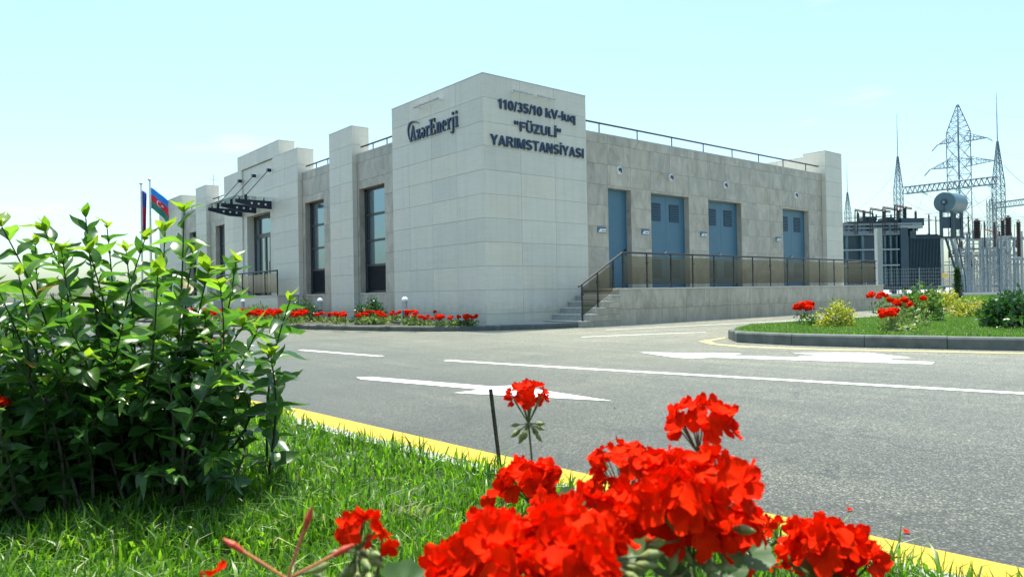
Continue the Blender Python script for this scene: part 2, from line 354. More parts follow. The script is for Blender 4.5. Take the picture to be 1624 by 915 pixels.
kst = {}
def kerbmesh(h, wd, mat):
    key = (h, wd, mat)
    if key not in kst:
        # 1 m long stone along +X, road side at -y, top edge rounded
        prof = [(0,-.12),(wd,-.12),(wd,h),(.035,h),(.012,h-.010),(0,h-.035)]
        n = len(prof); g = .496
        vs = [(-g, y-0, z) for y, z in prof]+[(g, y, z) for y, z in prof]
        fs = [tuple(range(n)), tuple(range(n, 2*n))[::-1]]+[(i, n+i, n+(i+1) % n, (i+1) % n) for i in range(n)]
        kst[key] = MB().add(vs, fs).mesh('kerb_stone', M[mat])
    return kst[key]
def kerb(name, pts, h, wd, mat, label, zb=0, step=1.0):
    root = empty(name, (pts[0][0], pts[0][1], zb), label, 'kerb')
    pts = [np.array(p_, float) for p_ in pts]
    seg = [np.linalg.norm(b_-a) for a, b_ in zip(pts[:-1], pts[1:])]; tot = sum(seg); n = max(1, round(tot/step))
    def at(s_):
        for a, b_, L in zip(pts[:-1], pts[1:], seg):
            if s_ <= L+1e-9: return a+(b_-a)*s_/L
            s_ -= L
        return pts[-1]
    q = [at(tot*i/n) for i in range(n+1)]
    for a, b_ in zip(q[:-1], q[1:]):
        d = b_-a; L = np.linalg.norm(d); c = (a+b_)/2
        link('kerb_stone', kerbmesh(h, wd, mat), None, root, loc=(c[0], c[1], zb+random.uniform(-.003,.003)), rot=(0, 0, math.atan2(d[1], d[0])+random.uniform(-.004,.004)), scale=(L, 1, 1))
    return root
# near planted verge: soil sheet and its low kerb (road side is to the right of travel)
nk = [(x-.13-.01, y) for x, y in NEAR]
def offset(pts, o_):
    out = []; pts = [np.array(p_, float) for p_ in pts]
    for i, p_ in enumerate(pts):
        d = (pts[min(i+1, len(pts)-1)]-pts[max(i-1, 0)]); d /= np.linalg.norm(d); out.append(p_+np.array([-d[1], d[0]])*o_)
    return out
kn = offset(NEAR, .262)
kerb('verge_kerb', kn, .035, .13, 'kerblight', 'low pale concrete kerb between the yellow line and the near grass')
bedpoly = [tuple(q) for q in offset(NEAR, .38)]+[(-60,-6),(-60,-30),(-12,-30)]
sheet('grass_verge', bedpoly, .018, M['lawnbase'])
# bed along the building and stone apron below the tower
BK = [(-4.6,32),(-4.15,22),(-3.75,15),(-3.35,10.2),(-2.95,7),(-2.55,4.6),(-2.05,2.5),(-1.50,1.0),(-.95,.15),(-.25,-.45),(.6,-.85),(1.9,-1.25)]
kerb('building_kerb', BK, .13, .14, 'kerb', 'dark raised kerb curving round the flower bed at the foot of the building')
inner = offset(BK, .13)
sheet('flower_bed_soil', [tuple(q) for q in inner][:9]+[(-.05,-.02),(0.2,.5),(.2,32)], .115, M['soil'])
sheet('stone_apron', [tuple(q) for q in inner][8:]+[(1.9,.0),(-.04,-.02)], .125, M['riser'])
# traffic island on the right
isl_front = [tuple(G(a, b_)[:2]) for a, b_ in [(1151,541),(1158,542),(1181,544.3),(1219,546.3),(1262,548)]]+[(-.27,-8.9),(.0,-9.8),(.55,-11.3),(1.5,-13.6),(3.2,-17)]
isl_back = [tuple(G(a, b_, .18)[:2]) for a, b_ in [(1155,521),(1172,517.5)]]+[(1.9,-6.0),(3.4,-6.15),(7,-6.4),(12,-6.9),(19,-8.6)]
kerb('island_kerb', isl_back[::-1]+isl_front, .18, .15, 'kerb', 'raised concrete kerb round the planted traffic island on the right', step=1.05)
islpoly = [tuple(q) for q in offset(isl_back[::-1]+isl_front, .12)]+[(14,-24),(24,-16)]
sheet('island_soil', islpoly, .165, M['lawnbase'])
# right far side: kerb, grass strip, gravel of the substation yard
fk = [tuple(G(a, b_)[:2]) for a, b_ in [(1380,488.2),(1500,487.6),(1624,486.6),(1900,486)]]
kerb('far_right_kerb', fk[::-1] if False else fk, .12, .15, 'kerb', 'far kerb beyond the side road in front of the substation fence', step=1.3)
def far(px, D, z=0):                    # ground point below photo column px at depth D
    q = V(px, 457.5, D); return (q[0], q[1])
sheet('grass_strip', [fk[0], fk[1], fk[2], fk[3], far(1900,62), far(1624,60), far(1370,60)], .10, M['lawnbase'])
sheet('substation_yard', [far(1250,60), far(2100,60), far(2100,260), far(1100,260)], .06, M['gravel'])
# left far side
lk = [tuple(G(a, b_)[:2]) for a, b_ in [(330,511.5),(150,512.2),(0,513),(-300,515)]]
kerb('far_left_kerb', lk[::-1], .12, .15, 'kerb', 'far kerb at the left end of the road before the boundary wall', step=1.3)
sheet('far_left_grass', [far(330,31.8), far(150,31.8), far(0,31.8), far(-300,31), far(-300,47), far(330,48.5)], .11, M['lawnbase'])

# ------------------------------------------------------------------ building
BLD = empty('substation_building', (9.3, 15.3, 0), 'long single storey control building clad in cream and beige stone tiles with blue doors', 'building')
ZC = [.05, .39] + [.99+.6*i for i in range(0, 11)]           # horizontal joints
tcache = {}
def tile(name, mat, w_, h_, axis):
    key = (mat, round(w_, 3), round(h_, 3), axis)
    if key not in tcache:
        a, b_ = w_/2-.0026, h_/2-.0026; c = .0022; d = .02
        mb = MB()       # panel in local (u, n, z): front face at n = 0, chamfered edge
        loop = lambda a_, b2, n_: [(-a_, n_, -b2), (a_, n_, -b2), (a_, n_, b2), (-a_, n_, b2)]
        vs = loop(a-c, b_-c, 0)+loop(a, b_, c)+loop(a, b_, d)
        fs = [(0,1,2,3)]+[(4*k+i, 4*(k+1)+i, 4*(k+1)+(i+1) % 4, 4*k+(i+1) % 4) for k in (0,1) for i in range(4)]
        if axis == 'x': vs = [(n_, -u_, z_) for u_, n_, z_ in vs]
        if axis == 'y+': vs = [(-u_, -n_, z_) for u_, n_, z_ in vs]
        if axis == 'x+': vs = [(-n_, u_, z_) for u_, n_, z_ in vs]
        tcache[key] = mb.add(vs, fs).mesh(name, M[mat])
    return tcache[key]
def sub(rect, op):
    x0, x1, z0, z1 = rect; a, b_, c, d = op
    if b_ <= x0+1e-6 or a >= x1-1e-6 or d <= z0+1e-6 or c >= z1-1e-6: return [rect]
    out = []
    if a > x0: out.append((x0, a, z0, z1))
    if b_ < x1: out.append((b_, x1, z0, z1))
    m0, m1 = max(x0, a), min(x1, b_)
    if c > z0: out.append((m0, m1, z0, c))
    if d < z1: out.append((m0, m1, d, z1))
    return out
def cladding(name, mat, axis, plane, ucuts, z0, z1, ops=(), parent=BLD, zc=ZC):
    zs = [z0]+[z for z in zc if z0+.02 < z < z1-.02]+[z1]
    for a, b_ in zip(ucuts[:-1], ucuts[1:]):
        for c, d in zip(zs[:-1], zs[1:]):
            rs = [(a, b_, c, d)]
            for op in ops: rs = [q for r_ in rs for q in sub(r_, op)]
            for (p0, p1, q0, q1) in rs:
                if p1-p0 < .03 or q1-q0 < .03: continue
                uc, zm = (p0+p1)/2, (q0+q1)/2
                jit = random.uniform(-.0012, .0012)
                loc = {'y': (uc, plane+jit, zm), 'x': (plane+jit, uc, zm), 'y+': (uc, plane+jit, zm), 'x+': (plane+jit, uc, zm)}[axis]
                link(name, tile(name, mat, p1-p0, q1-q0, axis), None, parent, loc=loc)
def cuts(a, b_, step):
    n = max(1, round((b_-a)/step)); return [a+(b_-a)*i/n for i in range(n+1)]
CT, BT = 'cream_tile', 'beige_tile'
WZ, WB = 3.92, .985
DOORS = [(4.67,5.67),(6.60,8.50),(9.56,11.50),(14.24,16.15)]
YE = 30.65
WINS = [(5.22,6.85),(9.45,11.02),(30.65-11.02,30.65-9.45),(30.65-6.85,30.65-5.22)]
WT = 4.33
core = MB(); B = .021
# corner tower core, far corner tower
core.box(B, 3.63-B, B, 4.43-B, .05, 6.37)
core.box(B, 3.63-B, YE-4.43+B, YE-B, .05, 6.37)
# side (beige) wall with door openings: strips between doors
def wallstrips(ops, u0, u1, z0, z1, put):
    rs = [(u0, u1, z0, z1)]
    for op in ops: rs = [q for r_ in rs for q in sub(r_, op)]
    for r_ in rs: put(*r_)
wallstrips([(a-.022, b_+.022, WB, WZ+.022) for a, b_ in DOORS], 3.63, 17.24, .05, 5.44, lambda a, b_, c, d: core.box(a, b_, .17+B, .55, c, d))
for s0_, s1_ in ((4.43,6.99),(8.60,11.27),(19.38,YE-8.60),(YE-6.99,YE-4.43)): wallstrips([(a-.022, b_+.022, .95, WT+.022) for a, b_ in WINS], s0_, s1_, .05, 5.44, lambda a, b_, c, d: core.box(.17+B, .551, a, b_, c, d))
for a, b_ in WINS+[(14.1,16.7)]: core.box(.49, .551, a-.03, b_+.03, .9, 4.40)
core.box(.55, 18.4, .56, YE-.3, .0, 5.1)               # inner volume up to the roof
core.box(17.24+B, 18.6-B, B, .95, .05, 6.37)
core.box(17.45, 18.6-B, .95, 7.0, .05, 6.28)
core.box(18.4, 18.58, 7.0, YE-.3, .0, 5.44)
for a, b_ in ((6.97,8.62),(YE-8.62,YE-6.97)): core.box(B, .62-B, a+B, b_-B, .05, 6.37)
core.box(B, .64-B, 11.25+B, 13.65-B, .05, 6.37); core.box(B, .64-B, 17.1+B, 19.4-B, .05, 6.37)
core.box(B+.06, .62-B, 13.65, 17.1, 4.371, 6.37); core.box(B, .65-B, 13.0+B, 17.6-B, 6.37, 6.97)
core.box(B+.06, .60, 13.65, 14.078, .05, 4.37); core.box(B+.06, .60, 16.722, 17.1, .05, 4.37); core.box(.3,.6,13.65,17.1,.05,.94)
core.build('wall', M['mortar'], BLD)
MB().box(.56, 18.4, .6, YE-.3, 5.1, 5.14).build('roof', M['roof'], BLD)
# cladding, tower
TX = [0,1.21,2.42,3.63]; TY = [0,1.17,2.34,3.50,4.43]
cladding(CT, 'cream', 'y', 0, TX, .05, 6.39)
cladding(CT, 'cream', 'x', 0, TY, .05, 6.39)
cladding(CT, 'cream', 'x+', 3.63, [.17+.01,1.4,2.9,4.43], 5.14, 6.39)
cladding(CT, 'cream', 'y+', 4.43, [.17+.01,1.2,2.4,3.63], 5.14, 6.39)
# beige side wall
UC = [3.63,4.67,5.67,6.60,7.55,8.50,9.56,10.55,11.50,12.45,13.35,14.24,15.2,16.15,17.24]
cladding(BT, 'beige', 'y', .17, UC, .05, 5.47, [(a, b_, WB, WZ) for a, b_ in DOORS])
# far right pillar and raised parapet beside it
cladding(CT, 'cream', 'y', 0, [17.24,18.60], .05, 6.39)
cladding(CT, 'cream', 'x', 17.24, [0.001,.95], .99, 6.39)
cladding(CT, 'cream', 'x', 17.43, [.95,2.2,3.4,4.6,5.8,7.0], 5.14, 6.30)
cladding(CT, 'cream', 'x+', 18.60, cuts(0, 7, 1.2), .05, 6.30)
# front: beige walls
for a, b_ in ((4.43,6.97),(8.62,11.25),(YE-11.25,YE-8.62),(YE-6.97,YE-4.43)):
    cladding(BT, 'beige', 'x', .17, [a, a+(b_-a)*.55, b_], .05, 5.47, [(c, d, .99, WT) for c, d in WINS])
# pillars
for a, b_ in ((6.97,8.62),(YE-8.62,YE-6.97)):
    cladding(CT, 'cream', 'x', 0, [a, (a+b_)/2, b_], .05, 6.39)
    cladding(CT, 'cream', 'y', a, [0.001,.62], 5.14, 6.39); cladding(CT, 'cream', 'y', a, [0.001,.17], .05, 5.14)
    cladding(CT, 'cream', 'y+', b_, [0.001,.62], 5.14, 6.39)
for a, b_ in ((11.25,13.65),(17.1,19.4)):
    cladding(CT, 'cream', 'x', 0, [a, (a+b_)/2, b_], .05, 6.39)
    cladding(CT, 'cream', 'y', a, [0.001,.64], 5.14, 6.39); cladding(CT, 'cream', 'y', a, [0.001,.17], .05, 5.14)
cladding(CT, 'cream', 'x', .0, [13.0,14.15,15.3,16.45,17.6], 6.39, 6.99)
cladding(CT, 'cream', 'y', 13.0, [0.001,.65], 6.39, 6.99)
cladding(CT, 'cream', 'x', .06, [13.65,14.8,15.95,17.1], .99, 6.39, [(14.1,16.7,.99,4.35)])
cladding(CT, 'cream', 'y', YE-4.43, [0.001,1.2,2.4,3.63], 5.14, 6.39); cladding(CT, 'cream', 'y', YE-4.43, [0.001,.17], .05, 5.14)
cladding(CT, 'cream', 'x', 0, [YE-4.43,YE-3.3,YE-2.2,YE-1.1,YE], .05, 6.39)
# tops of parapets
cp = MB()
for (a, b_, c, d, z) in ((0,3.63,0,4.43,6.37),(0,3.63,YE-4.43,YE,6.37),(17.24,18.6,0,.95,6.37),(17.43,18.6,.95,7,6.28),(0,.62,6.97,8.62,6.37),(0,.62,YE-8.62,YE-6.97,6.37),(0,.64,11.25,13.0,6.37),(0,.64,17.6,19.4,6.37),(0,.65,13.0,17.6,6.97)):
    cp.box(a-.004, b_+.004, c-.004, d+.004, z+.004, z+.03)
cp.box(3.64, 17.23, .165, .56, 5.445, 5.485); cp.box(18.38, 18.62, 7.01, YE-.3, 5.445, 5.485)
for a, b_ in ((4.44,6.96),(8.63,11.24),(YE-11.24,YE-8.63),(YE-6.96,YE-4.44)): cp.box(.165, .61, a, b_, 5.445, 5.485)
cp.build('coping', M['coping'], BLD)
# reveals of windows
for a, b_ in WINS:
    MB().box(.188, .49, a-.021, a, .99, WT).build('window_reveal', M['beige'], BLD); MB().box(.188, .49, b_, b_+.021, .99, WT).build('window_reveal', M['beige'], BLD); MB().box(.188, .49, a, b_, WT, WT+.021).build('window_head', M['beige'], BLD)
for a, b_ in DOORS:
    MB().box(a-.02, a, .188, .5, WB, WZ).build('door_reveal', M['beige'], BLD); MB().box(b_, b_+.02, .188, .5, WB, WZ).build('door_reveal', M['beige'], BLD); MB().box(a, b_, .188, .5, WZ, WZ+.02).build('door_head', M['beige'], BLD)
MB().box(.082, .488, 16.7, 16.721, .99, 4.35).build('entrance_reveal', M['cream'], BLD); MB().box(.082, .488, 14.079, 14.1, .99, 4.35).build('entrance_reveal', M['cream'], BLD); MB().box(.082, .488, 14.1, 16.7, 4.35, 4.369).build('entrance_head', M['cream'], BLD)
for a, b_ in WINS: MB().box(.15, .5, a-.01, b_+.01, .955, .99).build('window_sill', M['step'], BLD)
# windows
def window(a, b_, x=.36):
    f = MB(); t_ = .07
    zs = [.99, 1.87, 2.66, 3.49, WT]
    f.box(x, x+.08, a, a+t_, .99, WT).box(x, x+.08, b_-t_*2.2, b_, .99, WT).box(x, x+.08, a, b_, WT-t_, WT)
    for z in zs[1:4]: f.box(x-.004, x+.084, a, b_, z-.035, z+.035)
    f.box(x, x+.08, a, b_, .99, 1.04)
    f.box(x+.01, x+.07, b_-t_*3.8, b_-t_*2.9, 1.9, WT-t_)
    fr = f.build('window', M['frame'], BLD)
    for z0, z1 in zip(zs[1:-1], zs[2:]):
        MB().box(x+.03, x+.045, a+t_, b_-t_*2.2, z0+.03, z1-.03).build('pane', M['pane'], fr)
    lv = MB(); z = 1.07
    while z < 1.82:
        lv.add([(x-.005, a+t_, z), (x-.005, b_-.05, z), (x+.05, b_-.05, z+.045), (x+.05, a+t_, z+.045), (x-.005, a+t_, z+.008), (x-.005, b_-.05, z+.008), (x+.05, b_-.05, z+.053), (x+.05, a+t_, z+.053)],
               [(0,1,2,3),(7,6,5,4),(0,4,5,1),(3,2,6,7)]); z += .058
    lv.box(x+.06, x+.07, a+t_, b_-t_, 1.0, 1.85)
    lv.build('louvre', M['frame'], fr)
    return fr
for a, b_ in WINS: window(a, b_)
# entrance door
x = .36; f = MB()
f.box(x, x+.09, 14.1, 14.2, .99, 4.35).box(x, x+.09, 16.55, 16.7, .99, 4.35).box(x, x+.09, 14.1, 16.7, 4.2, 4.35).box(x-.004, x+.094, 14.1, 16.7, 3.40, 3.58).box(x, x+.09, 14.85, 14.97, .99, 3.5).box(x, x+.09, 15.35, 15.52, .99, 3.5).box(x, x+.09, 14.1, 16.7, .99, 1.14).box(x, x+.09, 16.05, 16.15, 1.0, 4.35)
ed = f.build('entrance_door', M['frame'], BLD)
for c, d, z0, z1 in ((14.2,16.55,3.58,4.2),(14.2,14.85,1.14,3.42),(14.97,15.35,1.14,3.42),(15.52,16.05,1.14,3.42),(16.15,16.55,1.14,3.42)):
    MB().box(x+.03, x+.05, c, d, z0, z1).build('pane', M['pane'], ed)
MB().box(x-.07, x-.04, 15.30, 15.33, 1.9, 2.4).build('handle', M['steel'], ed)
# blue steel doors
for di, (a, b_) in enumerate(DOORS):
    y = .37; leaves = [(a+.03, b_-.03)] if di == 0 else [(a+.03, (a+b_)/2-.003), ((a+b_)/2+.003, b_-.03)]
    fo = MB().box(a, a+.03, y-.01, y+.08, WB, WZ).box(b_-.03, b_, y-.01, y+.08, WB, WZ).box(a, b_, y-.01, y+.08, WZ-.035, WZ).build('door_frame', M['blue'], BLD)
    for li, (c, d) in enumerate(leaves):
        dl = MB().box(c, d, y, y+.05, WB+.01, WZ-.038).build('door', M['blue'], BLD)
        if di:
            for z0 in (3.12, 1.35):
                lv = MB(); m_ = (c+d)/2-.04
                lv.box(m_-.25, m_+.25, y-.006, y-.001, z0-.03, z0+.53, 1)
                for k in range(9):
                    z = z0+k*.056
                    lv.add([(m_-.23, y-.007, z+.016), (m_+.23, y-.007, z+.016), (m_+.23, y-.022, z), (m_-.23, y-.022, z), (m_-.23, y-.007, z+.024), (m_+.23, y-.007, z+.024), (m_+.23, y-.022, z+.010), (m_-.23, y-.022, z+.010)], [(0,1,2,3),(7,6,5,4),(3,2,6,7),(0,4,5,1)], 0)
                lv.build('louvre', [M['blue'], M['bluedark']], dl)
        if li == 0:
            MB().box(d-.09, d-.06, y-.05, y-.001, 2.02, 2.16).cyl((d-.075, y-.045, 2.1), (d-.19, y-.045, 2.1), .01).build('handle', M['steel'] if di else M['black'], dl)
    MB().box(a+.05, b_-.05, y-.003, y-.001, WB+.012, WB+.02).build('threshold', M['steel'], BLD)
MB().box(13.9, 16.9, .03, .36, .95, .99).build('threshold', M['step'], BLD)

# ------------------------------------------------------------------ roof railings
def rail(pts, z, posts, label, z0=5.48):
    rt_ = empty('roof_railing', (*pts[0], z0), label, 'railing')
    a, b_ = pts; mb = MB().cyl((*a, z), (*b_, z), .028, n=10)
    mb.build('handrail', M['frame'], rt_, smooth=False)
    for q in posts: MB().cyl((*q, z0), (*q, z), .018, n=8).build('post', M['frame'], rt_)
rail([(3.64,.3),(17.22,.3)], 5.80, [(4.48+1.68*i, .3) for i in range(8)], 'dark tubular railing along the parapet above the blue doors')
rail([(.3,4.45),(.3,6.90)], 5.72, [(.3,5.24),(.3,6.11)], 'short dark roof rail between the corner tower and the nearest pillar')
rail([(.3,8.64),(.3,11.15)], 5.72, [(.3,9.35),(.3,10.28)], 'short dark roof rail between the nearest pillar and the entrance block')
rail([(.3,19.42),(.3,21.9)], 5.72, [(.3,20.2),(.3,21.1)], 'short dark roof rail just left of the entrance canopy')
rail([(.3,23.72),(.3,26.15)], 5.72, [(.3,24.5),(.3,25.4)], 'short dark roof rail at the far left end of the roof')
# small antenna on roof
an = empty('roof_antenna', (.45,22.3,6.4), 'thin pale rod with a small crosspiece on the far pillar top', 'antenna')
MB().cyl((.45,22.3,6.4), (.45,22.3,6.95), .012).build('rod', M['galvlight'], an); MB().cyl((.3,22.45,6.72), (.6,22.15,6.72), .010).build('crosspiece', M['galvlight'], an)

# ------------------------------------------------------------------ lettering
def rect(a, b_, c, d): return [(a, c), (b_, c), (b_, d), (a, d)]
def arc(cx, cy, rx, ry, a0, a1, wx, wy, n=12):
    res_ = []
    for i in range(n):
        t0 = R(a0+(a1-a0)*i/n); t1 = R(a0+(a1-a0)*(i+1)/n)
        res_.append([(cx+rx*math.cos(t0), cy+ry*math.sin(t0)), (cx+rx*math.cos(t1), cy+ry*math.sin(t1)), (cx+(rx-wx)*math.cos(t1), cy+(ry-wy)*math.sin(t1)), (cx+(rx-wx)*math.cos(t0), cy+(ry-wy)*math.sin(t0))])
    return res_
_t, _h = .21, .175
_A = [[(0,0),(.22,0),(.56,1),(.38,1)], [(.72,0),(.94,0),(.56,1),(.38,1)], rect(.22,.72,.20,.36)]
_U = [rect(.06,.27,.34,1), rect(.67,.88,.34,1)]+arc(.47,.36,.41,.37,180,360,_t,_h)
_I = [rect(.08,.29,0,1)]
_S = arc(.42,.715,.36,.295,15,268,_t*.95,_h)+arc(.42,.285,.38,.295,88,-165,_t*.95,_h)
_q = lambda x: [rect(x,x+.17,.78,1), [(x,.80),(x+.17,.80),(x+.12,.60),(x+.02,.62)]]
SANS = {'1': ([rect(.22,.43,0,1), [(.02,.66),(.24,.80),(.24,1.0),(.18,.90),(.02,.82)]], .60),
 '0': (arc(.36,.5,.34,.51,0,360,_t,_h,18), .76), '/': ([[(0,-.02),(.14,-.02),(.38,1.02),(.24,1.02)]], .40),
 '3': (arc(.33,.735,.31,.275,150,-90,_t,_h*.95)+arc(.33,.285,.34,.30,90,-160,_t,_h), .74),
 '5': ([rect(.10,.64,.83,1), [(.08,.46),(.27,.50),(.30,.90),(.12,.95)]]+arc(.34,.325,.34,.34,125,-160,_t,_h), .76),
 'k': ([rect(.06,.26,0,1), [(.24,.42),(.50,.74),(.74,.74),(.30,.24)], [(.36,.46),(.50,.52),(.78,0),(.54,0)]], .78),
 'V': ([[(0,1),(.22,1),(.56,0),(.36,0)], [(.92,1),(.70,1),(.36,0),(.56,0)]], .93), '-': ([rect(.04,.40,.28,.47)], .46),
 'l': ([rect(.07,.27,0,1)], .36), 'u': ([rect(.05,.25,.26,.74), rect(.53,.73,0,.74)]+arc(.39,.28,.34,.29,180,350,.20,_h), .82),
 'q': (arc(.38,.37,.34,.385,0,360,.20,_h,16)+[rect(.54,.74,-.26,.74)], .84), '“': (_q(.04)+_q(.34), .62), '”': (_q(.04)+_q(.34), .60),
 'F': ([rect(.07,.28,0,1), rect(.2,.74,.83,1), rect(.2,.66,.43,.60)], .80), 'Ü': (_U+[rect(.20,.38,1.08,1.26), rect(.56,.74,1.08,1.26)], .97), 'U': (_U, .97),
 'Z': ([rect(.04,.78,.83,1), rect(.02,.80,0,.17), [(.50,.86),(.78,.86),(.32,.12),(.02,.12)]], .86), 'L': ([rect(.07,.28,0,1), rect(.2,.74,0,.17)], .80),
 'I': (_I, .38), 'İ': (_I+[rect(.08,.29,1.08,1.26)], .38), 'Y': ([rect(.35,.56,0,.45), [(0,1),(.24,1),(.56,.42),(.37,.36)], [(.91,1),(.67,1),(.35,.42),(.54,.36)]], .92),
 'A': (_A, .95), 'R': ([rect(.07,.28,0,1), rect(.2,.56,.84,1), rect(.2,.56,.42,.58), [(.44,.48),(.62,.50),(.94,0),(.69,0)]]+arc(.54,.71,.33,.29,90,-90,_t,_h*.9), .98),
 'M': ([rect(.06,.26,0,1), rect(.84,1.04,0,1), [(.08,1),(.32,1),(.60,.22),(.48,0)], [(1.02,1),(.78,1),(.50,.22),(.62,0)]], 1.12),
 'S': (_S, .88), 'T': ([rect(.31,.52,0,.9), rect(0,.83,.83,1)], .84), 'N': ([rect(.06,.26,0,1), rect(.66,.86,0,1), [(.08,1),(.30,1),(.84,0),(.62,0)]], .95), ' ': ([], .36)}
def textline(s_, x0, x1, z0, cap, parent):
    tot = sum(SANS[c][1] for c in s_)-.06; sx = (x1-x0)/tot; x_ = 0
    for c in s_:
        mb = MB()
        for k_, poly in enumerate(SANS[c][0]):
            n = len(poly); ar = sum(poly[i][0]*poly[(i+1) % n][1]-poly[(i+1) % n][0]*poly[i][1] for i in range(n))
            if ar < 0: poly = poly[::-1]
            a = [(x0+(px_+x_)*sx, -.042-.0004*k_, z0+pz_*cap) for px_, pz_ in poly]; b2 = [(x, -.012, z) for x, _, z in a]
            mb.add(a+b2, [tuple(range(n)), tuple(range(n, 2*n))[::-1]]+[(i, n+i, n+(i+1) % n, (i+1) % n) for i in range(n)])
        if mb.v: mb.build('letter', M['navy'], parent)
        x_ += SANS[c][1]
sg = empty('station_name_sign', (1.8,-.02,5.1), 'dark blue three line lettering on the right face of the corner tower', 'sign')
textline('110/35/10 kV-luq', .46, 3.19, 5.565, .25, sg)
textline('“FÜZULİ”', .98, 2.64, 5.075, .25, sg)
textline('YARIMSTANSİYASI', .20, 3.50, 4.62, .265, sg)
# logo lettering on the left face: hand-cut serif glyphs, cap height 1
def seg(mb, pts, mi=0): pass
def glyphs():
    out = []; T = .17; th = .07; xh = .66
    def q(*p_): return list(p_)
    A = [[(.10,.04),(.20,.04),(.46,1.0),(.38,1.0)], [(.36,1.02),(.50,1.02),(.80,.04),(.60,.04)], rect(.24,.66,.30,.38), rect(0,.30,0,.07), rect(.50,.90,0,.07)]
    z_ = [rect(.02,.48,.57,xh), rect(.02,.10,.45,.60), [(.28,.57),(.48,.57),(.24,.09),(.03,.09)], rect(.03,.52,0,.09), rect(.44,.52,.05,.22)]
    sch = arc(.27,.33,.27,.35,-180,130,.15,.07,16)+[rect(.02,.50,.30,.37)]
    r_ = [rect(.09,.25,.0,xh), rect(0,.34,0,.06), rect(0,.2,xh-.07,xh), [(.22,.45),(.32,.66),(.46,.68),(.47,.50),(.35,.54)]]
    Ee = [rect(.12,.32,0,1), rect(0,.76,0,.08), rect(0,.74,.92,1), rect(.3,.6,.47,.54), rect(.56,.61,.36,.65), rect(.68,.76,.0,.28), rect(.67,.74,.74,1)]
    n_ = [rect(.09,.25,0,xh), rect(0,.34,0,.06), rect(0,.2,xh-.07,xh), rect(.42,.58,0,.48), rect(.34,.67,0,.06)]+arc(.38,.44,.20,.24,0,150,.16,.10,8)
    e_ = arc(.27,.33,.27,.35,0,310,.15,.07,16)+[rect(.05,.52,.33,.40)]
    j_ = [rect(.12,.28,-.18,xh), rect(0,.2,xh-.07,xh), rect(.11,.29,.80,.98)]+arc(.08,-.16,.20,.16,-170,10,.10,.08,8)
    i_ = [rect(.10,.26,0,xh), rect(0,.36,0,.06), rect(0,.2,xh-.07,xh), rect(.09,.27,.80,.98)]
    seq = [(A,.88),(z_,.56),(sch,.60),(r_,.50),(Ee,.82),(n_,.70),(e_,.60),(r_,.50),(j_,.42),(i_,.38)]
    x_ = 0
    for g, adv in seq: out.append((x_, g)); x_ += adv
    return out, x_-.02
lg = empty('company_logo_sign', (-.02,2.3,5.4), 'dark blue serif company name with a swoosh on the left face of the corner tower', 'sign')
gl_, tw = glyphs(); K = .43; y_left = 3.40; y_right = 1.03; ks = (y_left-y_right)/tw; zb_ = 5.24
def logo_prism(mb, poly, x0_, ox=0.0, oz=0.0):
    n = len(poly)
    a = [(-.045-ox, y_left-(px_+x0_)*ks, zb_+pz_*K) for px_, pz_ in poly]; b2 = [(-.012, y, z) for _, y, z in a]
    mb.add(a+b2, [tuple(range(n)), tuple(range(n, 2*n))[::-1]]+[(i, n+i, n+(i+1) % n, (i+1) % n) for i in range(n)])
for gi, (x0_, g) in enumerate(gl_):
    mb = MB()
    for k_, poly in enumerate(g): logo_prism(mb, [(px_*.93+.02, pz_) for px_, pz_ in poly], x0_, ox=.0004*k_)
    mb.build('letter', M['navy'], lg)
sw = MB(); ctl = []
P0, P1, P2, P3 = np.array([.02,.12]), np.array([-.42,.95]), np.array([-.10,1.62]), np.array([1.30,1.0])
bez = lambda t_, o_=0: (1-t_)**3*P0+3*(1-t_)**2*t_*P1+3*(1-t_)*t_**2*P2+t_**3*P3
for k in range(14):
    t0, t1 = k/14, (k+1)/14; a, b2 = bez(t0), bez(t1)
    wd = lambda t_: .14*math.sin(math.pi*min(1, t_*.93+.04))
    da = bez(t0+.01)-bez(t0-.01); db = bez(t1+.01)-bez(t1-.01)
    na = np.array([da[1], -da[0]])/np.linalg.norm(da); nb = np.array([db[1], -db[0]])/np.linalg.norm(db)
    logo_prism(sw, [tuple(a-na*wd(t0)*.75), tuple(b2-nb*wd(t1)*.75), tuple(b2+nb*wd(t1)*.25), tuple(a+na*wd(t0)*.25)], 0, ox=.0003*k)
sw.build('swoosh', M['navy'], lg)

# ------------------------------------------------------------------ lamps, vents, plaques on the walls
def walllamp(face, a, b_, z, label):
    if face == 'x':
        rt_ = empty('wall_light', (0,(a+b_)/2,z), label, 'lamp', 'linear lights above the lettering')
        MB().box(-.20,-.15,a,b_,z-.02,z+.02).build('lamp_body', M['lamp'], rt_)
        for q in (a+.1, b_-.1): MB().box(-.16,-.003,q-.012,q+.012,z-.01,z+.01).build('bracket', M['white'], rt_)
    else:
        rt_ = empty('wall_light', ((a+b_)/2,0,z), label, 'lamp', 'linear lights above the lettering')
        MB().box(a,b_,-.20,-.15,z-.02,z+.02).build('lamp_body', M['lamp'], rt_)
        for q in (a+.1, b_-.1): MB().box(q-.012,q+.012,-.16,-.003,z-.01,z+.01).build('bracket', M['white'], rt_)
walllamp('x', 1.70, 2.95, 6.10, 'long slim wall light above the company logo')
walllamp('y', .86, 1.50, 6.05, 'slim wall light above the station name, the one nearer the corner')
walllamp('y', 1.68, 2.32, 6.05, 'slim wall light above the station name, the one nearer the roof railing')
